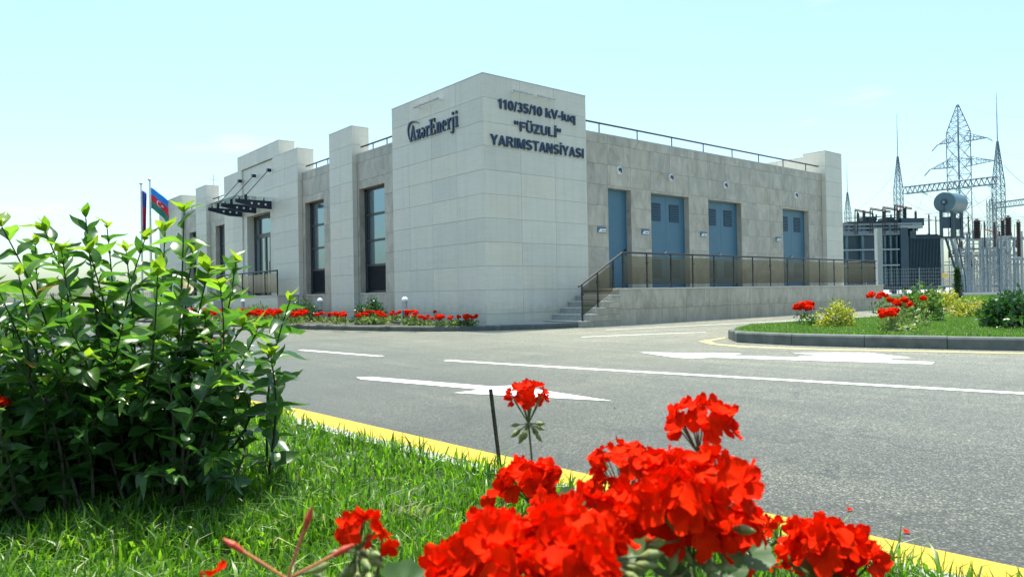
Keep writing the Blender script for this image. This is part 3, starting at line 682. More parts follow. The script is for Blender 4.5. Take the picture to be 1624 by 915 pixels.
for x_, nm in ((5.17,'the single blue door'),(7.60,'the first double door with louvres'),(10.55,'the middle double door'),(15.2,'the farthest double door')):
    rt_ = empty('round_vent', (x_,.17,4.47), 'small round white vent with a dark centre high above '+nm, 'vent', 'round vents above the doors')
    mb = MB(); n = 20
    prof = [(.125,-.005),(.125,.035),(.10,.055),(.085,.035)]
    vs = []; fs = []
    for r_, d in prof:
        for i in range(n): vs.append((x_+r_*math.cos(2*math.pi*i/n), .168-d, 4.47+r_*math.sin(2*math.pi*i/n)))
    for k in range(3):
        for i in range(n): fs.append((k*n+i, k*n+(i+1) % n, (k+1)*n+(i+1) % n, (k+1)*n+i))
    fs.append(tuple(range(3*n, 4*n)))
    mb.add(vs, fs).build('vent_ring', M['white'], rt_)
    MB().cyl((x_-.02,.115,4.49), (x_-.02,.145,4.49), .05, n=12).box(x_+.03,x_+.06,.11,.14,4.40,4.52).build('vent_core', M['navy'], rt_)
for x_, z_, nm in ((4.36,2.68,'left of the single blue door'),(6.29,2.70,'left of the first double door'),(9.25,2.74,'left of the middle double door'),(13.88,2.74,'left of the farthest double door')):
    rt_ = empty('door_plaque', (x_,.16,z_), 'small blue and white name plaque '+nm, 'sign', 'plaques beside the doors')
    MB().box(x_-.17,x_+.17,.150,.166,z_-.085,z_+.085).build('plaque', M['navy'] if False else M['blue'], rt_)
    MB().add([(x_-.02,.147,z_-.065),(x_+.155,.147,z_-.065),(x_+.155,.147,z_+.03),(x_+.04,.147,z_+.03)], [(0,1,2,3)]).add([(x_-.155,.1468,z_-.065),(x_-.03,.1468,z_-.065),(x_+.03,.1468,z_+.03),(x_-.06,.1468,z_+.03)], [(0,1,2,3)]).build('plaque_print', M['white'], rt_)
    MB().box(x_+.0,x_+.13,.1445,.1462,z_-.035,z_-.015).build('print_line', M['bluedark'], rt_)

# ------------------------------------------------------------------ terrace with steps and glass railing
TF, TX0, TX1, TZ = -1.35, 3.40, 19.1, .985
TER = empty('side_terrace', (10,-.6,0), 'raised stone terrace with five steps in front of the blue doors', 'terrace')
MB().box(TX0, TX1-B, TF+B, .14, -.02, TZ-.04).build('terrace_core', M['mortar'], TER)
sx = [TX0+1.02*0]+[TX0+.25+1.10*i for i in range(0, 14)]+[TX1]
sx = [TX0, 4.05, 5.15, 6.25, 7.35, 8.45, 9.55, 10.65, 11.75, 12.85, 13.95, 15.05, 16.15, 17.25, 18.2, TX1]
cladding(BT, 'beige', 'y', TF, sx, -.01, TZ-.035, parent=TER, zc=[.42])
cladding(BT, 'beige', 'x+', TX1, [TF, -.6, .15], -.01, TZ-.035, parent=TER, zc=[.42])
MB().box(TX0-.03, TX1+.03, TF-.03, .165, TZ-.035, TZ).build('terrace_floor', M['step'], TER)
XS = [1.95+.29*i for i in range(6)]
for i in range(5):
    z1 = .17+.163*i; x0_ = XS[i]; 
    xe = XS[i+1] if i < 4 else TX0
    st = MB().box(x0_, TX0-.001*i if i == 0 else TX0+.01, TF+.012+.001*i, -.012, (-.02 if i == 0 else z1-.163+.001), z1-.032).build('step', M['riser'], TER)
    MB().box(x0_-.025, xe+.02, TF-.018, -.012, z1-.031, z1).build('tread', M['step'], st)
    if i: cladding(BT, 'beige', 'y', TF, [x0_, TX0], z1-.195, z1-.033, parent=TER, zc=[])
    else: cladding(BT, 'beige', 'y', TF, [x0_, TX0], -.01, z1-.033, parent=TER, zc=[])
# railing
GR = empty('glass_railing', (3.6,TF+.05,TZ), 'black railing with bronze glass panes along the terrace and down its steps', 'railing')
ry = TF+.05
def pzb(x_):
    if x_ >= 3.2: return TZ
    k = int((x_-1.95)/.29+1e-6); return .17+.163*max(0, min(4, k))
posts = [2.05, 2.62, 3.22, 3.60, 4.58, 5.63, 6.64, 7.70, 8.73, 9.79, 10.83, 11.90, 12.98, 14.08, 15.15, 16.23, 17.37, 18.50]
def railz(x_): return 1.90+(x_-3.6)*.006 if x_ >= 3.6 else 1.05+(x_-1.98)*(1.90-1.05)/(3.6-1.98)
railz2 = lambda x_: 1.93 if x_ >= 3.6 else 1.06+(x_-1.98)*(1.93-1.06)/(3.6-1.98)
MB().cyl((1.93,ry,railz2(1.93)), (3.60,ry,1.93), .027, n=10).cyl((3.60,ry,1.93), (18.62,ry,1.93), .027, n=10).cyl((18.6,ry,1.93),(18.6,-.2,1.93),.027,n=10).build('handrail', M['black'], GR)
for x_ in posts:
    mb = MB().box(x_-.02, x_+.02, ry-.012, ry+.012, pzb(x_), railz2(x_)-.02)
    for z in (.18, .72):
        zz = pzb(x_)+z*(railz2(x_)-pzb(x_)); mb.cyl((x_-.045,ry-.015,zz), (x_+.045,ry-.015,zz), .02, n=8)
    mb.box(x_-.035, x_+.035, ry-.03, ry+.03, pzb(x_)-.0, pzb(x_)+.012)
    mb.build('post', M['black'], GR)
for a, b_ in zip(posts[:-1], posts[1:]):
    a2, b2 = a+.035, b_-.035
    if b_ <= 3.3:
        lo = lambda q: railz2(q)-.80; hi = lambda q: railz2(q)-.09
    elif a > 3.5: lo = lambda q: TZ+.10; hi = lambda q: 1.93-.09
    else: continue
    vs = [(a2,ry-.005,lo(a2)),(b2,ry-.005,lo(b2)),(b2,ry-.005,hi(b2)),(a2,ry-.005,hi(a2)),(a2,ry+.005,lo(a2)),(b2,ry+.005,lo(b2)),(b2,ry+.005,hi(b2)),(a2,ry+.005,hi(a2))]
    MB().add(vs, [(0,1,2,3),(7,6,5,4),(0,4,5,1),(1,5,6,2),(2,6,7,3),(3,7,4,0)]).build('glass_pane', M['bronze'], GR)
for y_ in (-.75,-.2): MB().box(18.58,18.62,y_-.012,y_+.012,TZ,1.91).build('post', M['black'], GR)
for a, b_ in ((ry+.05,-.79),(-.71,-.24)): MB().box(18.595,18.605,a,b_,TZ+.1,1.84).build('glass_pane', M['bronze'], GR)

# ------------------------------------------------------------------ entrance platform, canopy
PL = empty('entrance_platform', (-.5,14,0), 'raised stone platform in front of the glazed entrance', 'platform')
MB().box(-.8,-.02,11.3,19.3,-.02,.945).build('platform_core', M['cream'], PL); MB().box(-.84,-.004,11.26,19.34,.946,.985).build('platform_floor', M['step'], PL)
for i in range(5): MB().box(-.8-.29*(i+1),-.8-.29*i,17.6,19.3,.05,.985-.163*(i+1)).build('step', M['step'], PL)
ER = empty('entrance_railing', (-.75,14,.985), 'black railing with dark glass at the edge of the entrance platform', 'railing')
MB().cyl((-.76,11.4,1.88), (-.76,17.5,1.88), .03).cyl((-.76,17.5,1.88), (-2.1,17.5,1.05), .03).build('handrail', M['black'], ER)
for y_ in (11.4,12.6,13.8,15.0,16.2,17.5): MB().box(-.78,-.74,y_-.02,y_+.02,.985,1.86).build('post', M['black'], ER)
MB().box(-2.05,-2.0,17.48,17.52,.1,1.08).build('post', M['black'], ER)
for a, b_ in ((11.4,12.6),(12.6,13.8),(13.8,15.0),(15.0,16.2),(16.2,17.5)): MB().box(-.765,-.755,a+.05,b_-.05,1.08,1.78).build('glass_pane', M['bronze'], ER)
CN = empty('glass_canopy', (0,15.4,4.6), 'glass entrance canopy on three dark perforated steel arms hung from rods', 'canopy')
for y_ in (13.8, 15.45, 17.1):
    n = 5
    prof = [(-.004,4.38),(-.55,4.40),(-1.42,4.58),(-1.42,4.70),(-.004,4.70)]
    a = [(x_, y_-.04, z) for x_, z in prof]; b2 = [(x_, y_+.04, z) for x_, z in prof]
    arm = MB().add(a+b2, [tuple(range(n)), tuple(range(n, 2*n))[::-1]]+[(i, n+i, n+(i+1) % n, (i+1) % n) for i in range(n)]).build('arm', M['canopy'], CN)
    for k in range(3): MB().cyl((-.25-.27*k, y_-.047, 4.55+.012*k), (-.25-.27*k, y_+.047, 4.55+.012*k), .042, n=12).build('hole_plug', M['white'], arm)
    MB().box(-1.06,-.96,y_-.03,y_+.03,4.70,4.90).build('rod_lug', M['canopy'], arm)
    MB().cyl((-1.01,y_,4.86), (-.10,y_,5.92), .015, n=8).build('tie_rod', M['frame'], CN)
    MB().box(-.14,-.004,y_-.05,y_+.05,5.86,5.98).cyl((-.16,y_,5.92), (-.02,y_,5.92), .075, .05, n=12).build('wall_bracket', M['canopy'], CN)
    for x_ in (-.3,-1.25): MB().cyl((x_, y_, 4.70), (x_, y_, 4.775), .03).build('glass_stud', M['canopy'], CN)
for a, b_ in ((13.35,14.61),(14.63,16.27),(16.29,17.55)): MB().box(-1.55,-.03,a,b_,4.776,4.79).build('glass_pane', M['clear'], CN)
# post lamp inside door zone
# ------------------------------------------------------------------ flags
def flagpole(px, top, D, label):
    b_ = V(px, 470, D); tz = V(px, top, D)[2]
    rt_ = empty('flagpole', (b_[0], b_[1], .11), label, 'flagpole', 'flagpoles left of the building')
    MB().cyl((b_[0], b_[1], .1), (b_[0], b_[1], tz), .075, .05, n=12).build('pole', M['steel'], rt_)
    MB().lathe((b_[0], b_[1], tz), [(.04,0),(.10,.04),(.12,.10),(.06,.16),(.02,.18)], 10).build('finial', M['steel'], rt_)
    return b_, tz
def flag(base, tz, wd, h, drop, amp, label, emblem=True, cols=None, top=.35):
    nx, nz = 24, 18
    dirv = rt.copy(); dirv[2] = 0; dirv /= np.linalg.norm(dirv); nrm = np.array([-dirv[1], dirv[0], 0])
    o3 = np.array([base[0], base[1], tz-top])+dirv*.06
    vs = []; idx = []
    for j in range(nz+1):
        for i in range(nx+1):
            s_ = i/nx; v_ = j/nz
            p_ = o3+dirv*wd*s_*(1-.18*v_*s_)+nrm*amp*math.sin(s_*9+v_*1.6)*(.25+s_)
            z = -h*v_-drop*s_**1.15-.05*math.sin(s_*8)*s_
            vs.append((p_[0], p_[1], o3[2]+z))
    mb = MB(); mb.v = [tuple(map(float, q)) for q in vs]
    for j in range(nz):
        mi = 0 if j < 6 else (1 if j < 12 else 2)
        for i in range(nx): mb.f.append((j*(nx+1)+i, j*(nx+1)+i+1, (j+1)*(nx+1)+i+1, (j+1)*(nx+1)+i)); mb.m.append(mi)
    fo = mb.build('flag', cols, smooth=True); tag(fo, label, 'flag', 'flags left of the building')
    md = fo.modifiers.new('thickness', 'SOLIDIFY'); md.thickness = .008
    if emblem:
        def surf(s_, v_, off):
            p_ = o3+dirv*wd*s_*(1-.18*v_*s_)+nrm*amp*math.sin(s_*9+v_*1.6)*(.25+s_)-nrm*off
            return (p_[0], p_[1], o3[2]-h*v_-drop*s_**1.15-.05*math.sin(s_*8)*s_)
        em = MB(); n = 20
        k0 = wd/h
        for i in range(n):      # crescent
            a0 = R(48+264*i/n); a1 = R(48+264*(i+1)/n)
            def pt(a, r_, cx): return surf(cx+r_*math.cos(a)/k0, .5-r_*math.sin(a), .02)
            em.add([pt(a0,.135,.44), pt(a1,.135,.44), pt(a1,.105,.464), pt(a0,.105,.464)], [(0,1,2,3)])
        pts_ = []
        for i in range(16):
            r_ = .07 if i % 2 == 0 else .032; a = math.pi*i/8
            pts_.append(surf(.60+r_*math.cos(a)/k0, .5-r_*math.sin(a), .02))
        em.add([surf(.60,.5,.02)]+pts_, [(0, 1+i, 1+(i+1) % 16) for i in range(16)])
        em.build('emblem', M['white'], fo)
def flat(n, c): return simple(n, c, .7, var=.06)
FC = [flat('flag_blue', (.01,.24,.75)), flat('flag_red', (.70,.02,.04)), flat('flag_green', (.01,.22,.16))]
b1, t1 = flagpole(240, 287, 40, 'pale flagpole nearer the building carrying the open flag')
flag(b1, t1, 1.12, 1.15, .95, .07, 'waving blue, red and green flag with white crescent and star', True, FC)
b2_, t2 = flagpole(226, 293, 46, 'pale flagpole farther from the building with the hanging flag')
flag(b2_, t2, .26, 2.9, .2, .10, 'furled dark red and purple flag hanging limp down its pole', False, [flat('flag_blue2', (.03,.05,.26)), flat('flag_crimson', (.42,.015,.06)), flat('flag_violet', (.24,.02,.09))])

# ------------------------------------------------------------------ bollard lights
def bollard(px, pyb, label):
    q = G(px, pyb, .13)
    return q
for x_, y_, lb in ((-.85,2.45,'nearest the corner of the tower'),(-1.0,7.35,'between the two clipped shrubs'),(-1.35,13.3,'farthest, below the entrance platform')):
    rt_ = empty('bollard_light', (x_,y_,.115), 'grey bollard light with a white dome cap, '+lb, 'bollard', 'bollard lights in the flower bed')
    MB().lathe((x_,y_,.1), [(.068,0),(.068,.40)], 14).build('post', M['galv'], rt_)
    MB().lathe((x_,y_,.50), [(.070,0),(.070,.02),(.056,.02),(.056,.24),(.070,.24)], 14).build('lamp_glass', M['white'], rt_)
    mb = MB()
    for k in range(4): mb.lathe((x_,y_,.54+.05*k), [(.073,0),(.073,.014)], 14)
    mb.build('louvre_ring', M['galv'], rt_)
    MB().lathe((x_,y_,.74), [(.088,0),(.090,.02),(.078,.07),(.045,.105),(.01,.115)], 16).build('cap', M['white'], rt_, smooth=True)

# ------------------------------------------------------------------ foliage makers
def leafblob(n, rx, ry, rz, size, rg, shape='dome', c=(0,0,0), elong=1.6, shell=.55, cupz=.0):
    """n small folded leaves spread through an ellipsoid volume, clumped"""
    u = rg.normal(size=(n, 3)); u /= np.linalg.norm(u, axis=1)[:, None]
    if shape == 'dome': u[:, 2] = np.abs(u[:, 2])*1.0-.05
    rr = shell+(1-shell)*rg.random(n)**.6
    rr *= 1+.16*np.sin(u[:, 0]*5+c[0]*3+1)*np.cos(u[:, 1]*4+c[1]*2)+.13*np.sin(u[:, 2]*7+u[:, 0]*6)
    P = u*rr[:, None]*np.array([rx, ry, rz])+np.array(c)
    d = u+rg.normal(size=(n, 3))*.75; d[:, 2] += .35; d /= np.linalg.norm(d, axis=1)[:, None]
    s_ = np.cross(d, rg.normal(size=(n, 3))); s_ /= np.linalg.norm(s_, axis=1)[:, None]
    nn = np.cross(d, s_)
    L = size*(.6+.8*rg.random(n))[:, None]; W = L/elong/2
    v0 = P; v1 = P+d*L*.45+s_*W+nn*L*.08; v2 = P+d*L; v3 = P+d*L*.45-s_*W+nn*L*.08
    return np.stack([v0, v1, v2, v3], 1).reshape(-1, 3)
QF = [(0,1,2,3)]
TF2 = [(0,1,2),(0,2,3)]
def foliage(name, verts, mat, parent=None, **k):
    return link(name, bulk(name, verts, TF2, 4, mat), None, parent, **k)

# ------- geranium clumps in beds (several prototypes, copied)
def floretmesh(rg, r_=.019, ruff=.25, cup=.35, name='floret', mat='petal'):
    vs = []; fs = []
    for k in range(5):
        a = 2*math.pi*k/5+rg.normal()*.10; ca, sa = math.cos(a), math.sin(a); L = r_*rg.uniform(.90,1.12); W = L*rg.uniform(.36,.50)*(.85 if k < 2 else 1); cu_ = cup+rg.normal()*.22; tw_ = rg.normal()*.35
        b0 = len(vs); rows = 8; cols = 7
        for j in range(rows):
            s_ = j/(rows-1); wj = W*(.14+.92*math.sin(min(1, s_*1.05)*math.pi*.60)**1.1)*(1, 1, 1, 1, 1, 1, .90, .55)[j]
            for i in range(cols):
                q = (i-3)/3
                x_ = L*(s_-(.02+.10*(s_ > .8))*q*q); y_ = wj*q
                z_ = L*(cu_*s_*s_*.75-.08*s_)+ruff*L*(.20*math.sin(q*4.5+k*2+s_*3)*s_*s_+.10*math.sin(q*9+k)*s_**3)+.10*L*abs(q)*s_+tw_*y_*s_-.03*L*(1-abs(q))*math.sin(s_*math.pi)
                vs.append((x_*ca-y_*sa, x_*sa+y_*ca, z_))
        for j in range(rows-1):
            for i in range(cols-1): fs.append((b0+j*cols+i, b0+j*cols+i+1, b0+(j+1)*cols+i+1, b0+(j+1)*cols+i))
    return MB().add(vs, fs).mesh(name, M[mat], smooth=True)
def headblob(rg, c, r_, n=26, ps=.035):
    """far flower head: small cupped petals over a flattened ball"""
    u = rg.normal(size=(n, 3)); u /= np.linalg.norm(u, axis=1)[:, None]; u[:, 2] = np.where(u[:, 2] < -.5, -u[:, 2], u[:, 2])
    P = np.array(c)+u*r_*np.array([1, 1, .85])*rg.uniform(.75,1.1,size=(n,1))
    d = np.cross(u, rg.normal(size=(n, 3))); d /= np.linalg.norm(d, axis=1)[:, None]; s_ = np.cross(d, u)
    a = ps*.6
    return np.stack([P-d*a, P+s_*a+u*a*.3, P+d*a, P-s_*a+u*a*.3], 1).reshape(-1, 3)
def geranium_proto(sd, h=.27, nh=5, w_=.2, nl=150, leaf='paleleaf', loc=(0,0,0), label='', group='', cat='flower', hs=.045):
    rg = np.random.default_rng(sd)
    rt_ = empty('geranium_plant', loc, label, cat, group)
    L = leafblob(nl, w_, w_, h*.72, .055, rg, elong=1.05, shell=.3)+np.array(loc)
    foliage('foliage', L, M[leaf], rt_)
    for k in range(nh):
        a = rg.random()*6.28; q = w_*rg.random()**.5*.95
        c = np.array([math.cos(a)*q, math.sin(a)*q, h*rg.uniform(.78,1.08)])+np.array(loc)
        hm = bulk('flower_head', headblob(rg, c, hs*rg.uniform(.8,1.2), 30, hs*.95), TF2, 4, M['petalin'])
        o = link('flower_head', hm, None, rt_)
        MB().cyl((c[0], c[1], loc[2]+.02), tuple(c), .003, n=4).build('stalk', M['stem'], o)
    return rt_
def children_of(o): return KIDS.get(o.name, [])
def copytree(src, loc, rz, sc, label=None, group=None):
    n = src.copy(); COL.objects.link(n)
    n.location = loc; n.rotation_euler = (0, 0, rz); n.scale = (sc, sc, sc)
    if label: n['label'] = label
    if group: n['group'] = group
    for ch in [c for c in src.children]:
        c = ch.copy(); COL.objects.link(c); c.parent = n
        for g in ch.children:
            d = g.copy(); COL.objects.link(d); d.parent = c
    return n
protos = {}
def bed_interp(y_):
    pts = sorted([(b_, a) for a, b_ in BK[:-1]]); 
    return np.interp(y_, [q[0] for q in pts], [q[1] for q in pts])
GG = 'red geraniums planted along the building kerb'
segs = [(-.2,2.2,'red geranium clump in the row below the corner tower face'),(2.2,6.2,'red geranium clump in the row before the nearest window bay'),(6.2,10.5,'red geranium clump in the row before the nearest pillar and second window'),(10.5,17.5,'red geranium clump in the dense row below the entrance platform')]
pi_ = 0; srcs = []
y_ = .0; row = []
while y_ < 17.3:
    dense = y_ > 4.2
    for rw in range(2 if dense else 1):
        xk = bed_interp(y_)
        x_ = xk+.30+rw*.33+random.uniform(-.05,.08)
        if dense or random.random() < .95: row.append((x_, y_+random.uniform(-.08,.08)+rw*.15, .115, dense, rw))
    y_ += .29 if dense else .31
ORD = ['first','second','third','fourth','fifth','sixth','seventh','eighth','ninth','tenth']+['%dth' % q for q in range(11, 21)]+['21st','22nd','23rd']+['%dth' % q for q in range(24, 31)]+['31st','32nd','33rd']+['%dth' % q for q in range(34, 41)]+['41st','42nd','43rd']+['%dth' % q for q in range(44, 60)]
cnt = {0: 0, 1: 0}
for k, (x_, yy, z_, dense, rw_) in enumerate(row):
    lb = '%s geranium clump counting from the tower corner, %s row of the building bed' % (ORD[cnt[rw_]], ('kerb side', 'wall side')[rw_]); cnt[rw_] += 1
    if k < 5:
        o = geranium_proto(100+k, h=.235, nh=(7,5,9,6,10)[k], w_=.20, nl=130, loc=(x_, yy, z_), label=lb, group=GG)
        srcs.append(o)
    else:
        s0 = random.choice(srcs[2:] if dense else srcs[:4])
        copytree(s0, (x_, yy, z_), random.uniform(0, 6.28), random.uniform(.82,1.06), lb)
# extra deep-red clump in the shade at the corner
geranium_proto(130, h=.26, nh=6, w_=.16, nl=120, leaf='darkleaf', loc=(-.62,.05,.12), label='small dark red geranium clump at the very corner of the tower', group=GG)

def shrub(name, loc, rx, ry, rz, n, size, mat, label, cat='shrub', sd=1, group=None, elong=1.7, shape='dome', lift=.0):
    rg = np.random.default_rng(sd)
    rt_ = empty(name, loc, label, cat, group)
    L = [leafblob(int(n*.7), rx, ry, rz, size, rg, shape, (0, 0, lift), elong)]
    for k in range(7):
        a = rg.random()*6.28; e_ = rg.uniform(.1,.9)
        c = (rx*.75*math.cos(a)*math.cos(e_), ry*.75*math.sin(a)*math.cos(e_), lift+rz*.8*math.sin(e_)+.05)
        L.append(leafblob(int(n*.06), rx*.33, ry*.33, rz*.38, size, rg, 'ball', c, elong, .2))
    foliage('foliage', np.concatenate(L)+np.array(loc), M[mat], rt_)
    mb = MB()
    for k in range(7):
        a = rg.random()*6.28; mb.cyl((loc[0]+.03*math.cos(a), loc[1]+.03*math.sin(a), loc[2]-.02), (loc[0]+rx*.6*math.cos(a), loc[1]+ry*.6*math.sin(a), loc[2]+lift+rz*.7), .014, .006, n=5)
    mb.build('branches', M['twig'], rt_)
    return rt_
shrub('clipped_shrub', (-1.30,3.55,.115), .44, .44, .66, 1700, .06, 'darkleaf', 'dark glossy shrub in the flower bed before the nearest window', sd=5, group='shrubs in the building bed')
shrub('clipped_shrub', (-1.50,7.50,.115), .44, .44, .70, 1700, .055, 'darkleaf', 'rounded dark shrub beside the middle bollard light', sd=6, group='shrubs in the building bed')
shrub('spreading_plant', (-1.5,11.6,.115), .75, .75, .50, 900, .12, 'bedleaf', 'low spiky plant in the bed below the entrance platform', sd=8, elong=5)
# island planting
gi = lambda px, py: G(px, py, .17)
q = gi(1326,519); shrub('variegated_shrub', (q[0],q[1],.165), .34, .34, .44, 1500, .05, 'yelleaf', 'yellow-green shrub nearest the left tip of the traffic island', sd=11, group='yellow-green shrubs on the island', elong=1.8)
q = gi(1541,503.5); shrub('variegated_shrub', (q[0],q[1],.165), .46, .46, .42, 1700, .055, 'yelleaf', 'yellow-green spreading shrub in the middle of the island beyond the lawn', sd=12, group='yellow-green shrubs on the island', elong=1.8)
q = gi(1462,510); shrub('leafy_shrub', (q[0],q[1],.165), .40, .40, .72, 1500, .075, 'bedleaf', 'bright green upright shrub rising behind the red island geraniums', sd=13, elong=2)
q = gi(1625,521); shrub('leafy_shrub', (q[0],q[1],.165), .60, .60, .58, 2300, .085, 'darkleaf', 'large dark green shrub cut by the right edge of the photo', sd=14, elong=1.7)
q = gi(1588,492); shrub('leafy_shrub', (q[0]+1,q[1]+2,.12), .6, .6, .60, 900, .10, 'yelleaf', 'small yellow-green shrub by the substation fence on the right', sd=15)
q = gi(1281,516.5); geranium_proto(201, h=.40, nh=9, w_=.24, nl=170, leaf='bedleaf', loc=(q[0],q[1],.165), label='red geranium clump left of the yellow-green shrub at the island tip', group='red geraniums on the island', hs=.065)
q = gi(1422,528); geranium_proto(202, h=.34, nh=7, w_=.30, nl=300, leaf='paleleaf', loc=(q[0],q[1],.165), label='low geranium clump with scarlet heads at the island kerb', group='red geraniums on the island', hs=.055)
q = gi(1440,519); geranium_proto(203, h=.48, nh=8, w_=.34, nl=380, leaf='paleleaf', loc=(q[0],q[1],.165), label='wide geranium clump in front of the bright green island shrub', group='red geraniums on the island', hs=.055)
q = gi(1405,497); geranium_proto(204, h=.55, nh=7, w_=.45, nl=260, leaf='bedleaf', loc=(q[0],q[1],.165), label='geranium clump at the back of the island near the terrace end', group='red geraniums on the island', hs=.07)
q = G(1519,475.5,.1); cz = (q[0], q[1], .1)
ct = empty('conifer_tree', cz, 'slim young cypress standing before the substation fence', 'tree')
Lc = []
rg = np.random.default_rng(3)
for k in range(14):
    z_ = .1+k*.125; Lc.append(leafblob(170, .26*(1-k/17)+.03, .26*(1-k/17)+.03, .17, .11, rg, 'ball', (0,0,z_), 3.2, .2))
foliage('crown', np.concatenate(Lc)+np.array(cz), M['conifer'], ct); MB().cyl((cz[0],cz[1],.05),(cz[0],cz[1],1.6),.03,.008).build('trunk', M['twig'], ct)
# ------------------------------------------------------------------ grass
def blades(px_, py_, z0, h, wd, rg, lean=.45, seg=2):
    n = len(px_); a = rg.random(n)*6.283; d = np.stack([np.cos(a), np.sin(a), np.zeros(n)], 1)
    b_ = rg.random(n)*6.283; s_ = np.stack([np.cos(b_), np.sin(b_), np.zeros(n)], 1)
    P = np.stack([px_, py_, np.full(n, z0)], 1); h = h[:, None]; ln = (lean*rg.random(n))[:, None]; w_ = wd[:, None]
    z = np.array([0, 0, 1.0])
    m = P+z*h*.55+d*h*ln*.30; tp = P+z*h*(1-.35*ln)+d*h*ln*1.1
    return np.stack([P-s_*w_, P+s_*w_, m+s_*w_*.8, tp, m-s_*w_*.8], 1).reshape(-1, 3)
BF = [(0,1,2,4),(4,2,3)]
rg = np.random.default_rng(21)
nb = 330000
D = 1.7+(rg.random(nb)**.75)*7.8; pxs = rg.uniform(-140, 1700, nb)
P = CAM[None, :]+D[:, None]*(fw[None, :]+((pxs-812)/FP)[:, None]*rt[None, :]); gx, gy = P[:, 0], P[:, 1]
edge = np.array([q for q in offset(NEAR, .34)]); ex = np.interp(gy, edge[:, 1], edge[:, 0], left=-8, right=-9)
ys_e = edge[:, 1]; exv = np.interp(gy, ys_e[:8], edge[:8, 0])
keep = (gx < exv-.0+rg.normal(size=nb)*.02) & (gy < -4.6-.25*(gx+10.4)*0) & (rg.random(nb) < np.clip(1.4/np.maximum(D-1.0, .5), .12, 1))
gx, gy, Dk = gx[keep], gy[keep], D[keep]
clump = .5+.5*np.sin(gx*5.1+np.sin(gy*3.7)*1.7)*np.cos(gy*4.3+np.sin(gx*2.9)*1.3)
h = (.03+.10*rg.random(len(gx))**1.6)*(.50+.95*clump)
wd_ = (.0022+.0042*rg.random(len(gx))**2)*(1+Dk*.10)
st = rg.random(len(gx)) < .025
go = link('verge_grass', bulk('verge_grass', blades(gx[~st], gy[~st], .016, h[~st], wd_[~st], rg, 1.1), BF, 5, M['grass'])); tag(go, 'dense bright green grass of the near verge under the bush and flowers', 'grass', kind='stuff')
go = link('dry_grass', bulk('dry_grass', blades(gx[st], gy[st], .016, h[st]*1.0, wd_[st]*1.1, rg, 1.9), BF, 5, M['straw'])); tag(go, 'scattered pale and dry blades in the near verge grass', 'grass', kind='stuff')
print('verge blades', len(gx))
# pale tall tuft
def tuft(px, py, n, hh, label, sd):
    q = G(px, py, .02); rg = np.random.default_rng(sd)
    x_ = q[0]+rg.normal(size=n)*.035; y_ = q[1]+rg.normal(size=n)*.035
    o = link('grass_tuft', bulk('grass_tuft', blades(x_, y_, .018, hh*(.6+.5*rg.random(n)), np.full(n, .0035), rg, .9), BF, 5, M['straw'])); tag(o, label, 'grass')
tuft(645, 835, 26, .13, 'pale tuft of broad grass blades in the open part of the verge', 31)
# island and strips
def area_grass(name, poly, n, z0, h0, wd, label, sd, mat='lawngrass'):
    rg = np.random.default_rng(sd); poly = np.array(poly); lo, hi = poly.min(0), poly.max(0)
    x_ = rg.uniform(lo[0], hi[0], n); y_ = rg.uniform(lo[1], hi[1], n); ins = np.zeros(n, bool); j = len(poly)-1
    for i in range(len(poly)):
        xi, yi = poly[i]; xj, yj = poly[j]
        c = ((yi > y_) != (yj > y_)) & (x_ < (xj-xi)*(y_-yi)/(yj-yi+1e-12)+xi); ins ^= c; j = i
    x_, y_ = x_[ins], y_[ins]
    cl_ = .5+.5*np.sin(x_*2.3+np.sin(y_*1.9)*2)*np.cos(y_*2.7)
    o = link(name, bulk(name, blades(x_, y_, z0, h0*(.6+.8*rg.random(len(x_)))*(.75+.5*cl_), np.full(len(x_), wd), rg, .8), BF, 5, M[mat])); tag(o, label, 'grass', kind='stuff')
isl2 = [tuple(q) for q in offset(isl_back[::-1]+isl_front, .14)]
area_grass('island_dry_grass', [p_ for p_ in isl2 if p_[0] < 13]+[(8,-14.5),(12.5,-12)], 26000, .163, .055, .004, 'pale blades scattered through the island lawn', 44, 'straw')
area_grass('island_grass', [p_ for p_ in isl2 if p_[0] < 13]+[(8,-14.5),(12.5,-12)], 230000, .163, .055, .0045, 'short green lawn on the raised traffic island', 41)
area_grass('strip_grass', [far(1375,36.5), far(1640,37), far(1640,59), far(1375,59)], 60000, .09, .07, .02, 'grass strip between the far kerb and the substation fence', 42)
area_grass('far_left_grass_blades', [far(330,32.2), far(-60,32.2), far(-60,47), far(330,48)], 60000, .1, .10, .02, 'grass along the far left kerb before the boundary wall', 43)

# ------------------------------------------------------------------ big foreground bush
def privetleaf(L=1.0, wd=.40, fold=.16, curl=.22, n=6):
    vs = []; fs = []
    prof = [.0, .55, .92, 1.0, .78, .38, 0.0]
    for j, pw in enumerate(prof):
        s_ = j/6; z_ = -curl*s_*s_+.06*math.sin(s_*6)
        w_ = wd*.5*pw
        vs += [(L*s_, -w_, L*(z_+fold*pw*.5)), (L*s_, 0, L*z_), (L*s_, w_, L*(z_+fold*pw*.5))]
    for j in range(6):
        for i in range(2): fs.append((j*3+i, j*3+i+1, (j+1)*3+i+1, (j+1)*3+i))
    return vs, fs
LV = [privetleaf(1, w_, f_, c_) for w_, f_, c_ in ((.43,.20,.25),(.49,.12,.10),(.40,.28,.40),(.50,.16,-.08),(.42,.30,.30))]
LM = [MB().add(v_, f_).mesh('leaf', M['leaf'], smooth=True) for v_, f_ in LV]
LY = [MB().add(v_, f_).mesh('leaf', M['leafyoung'], smooth=True) for v_, f_ in LV[:3]]
LA = [np.array(v_) for v_, f_ in LV]
M['leafold'] = leafmat('yellowing_leaf', (.16,.17,.03), (.22,.15,.04), (.2,.3,.05), .3, .5, island=False)
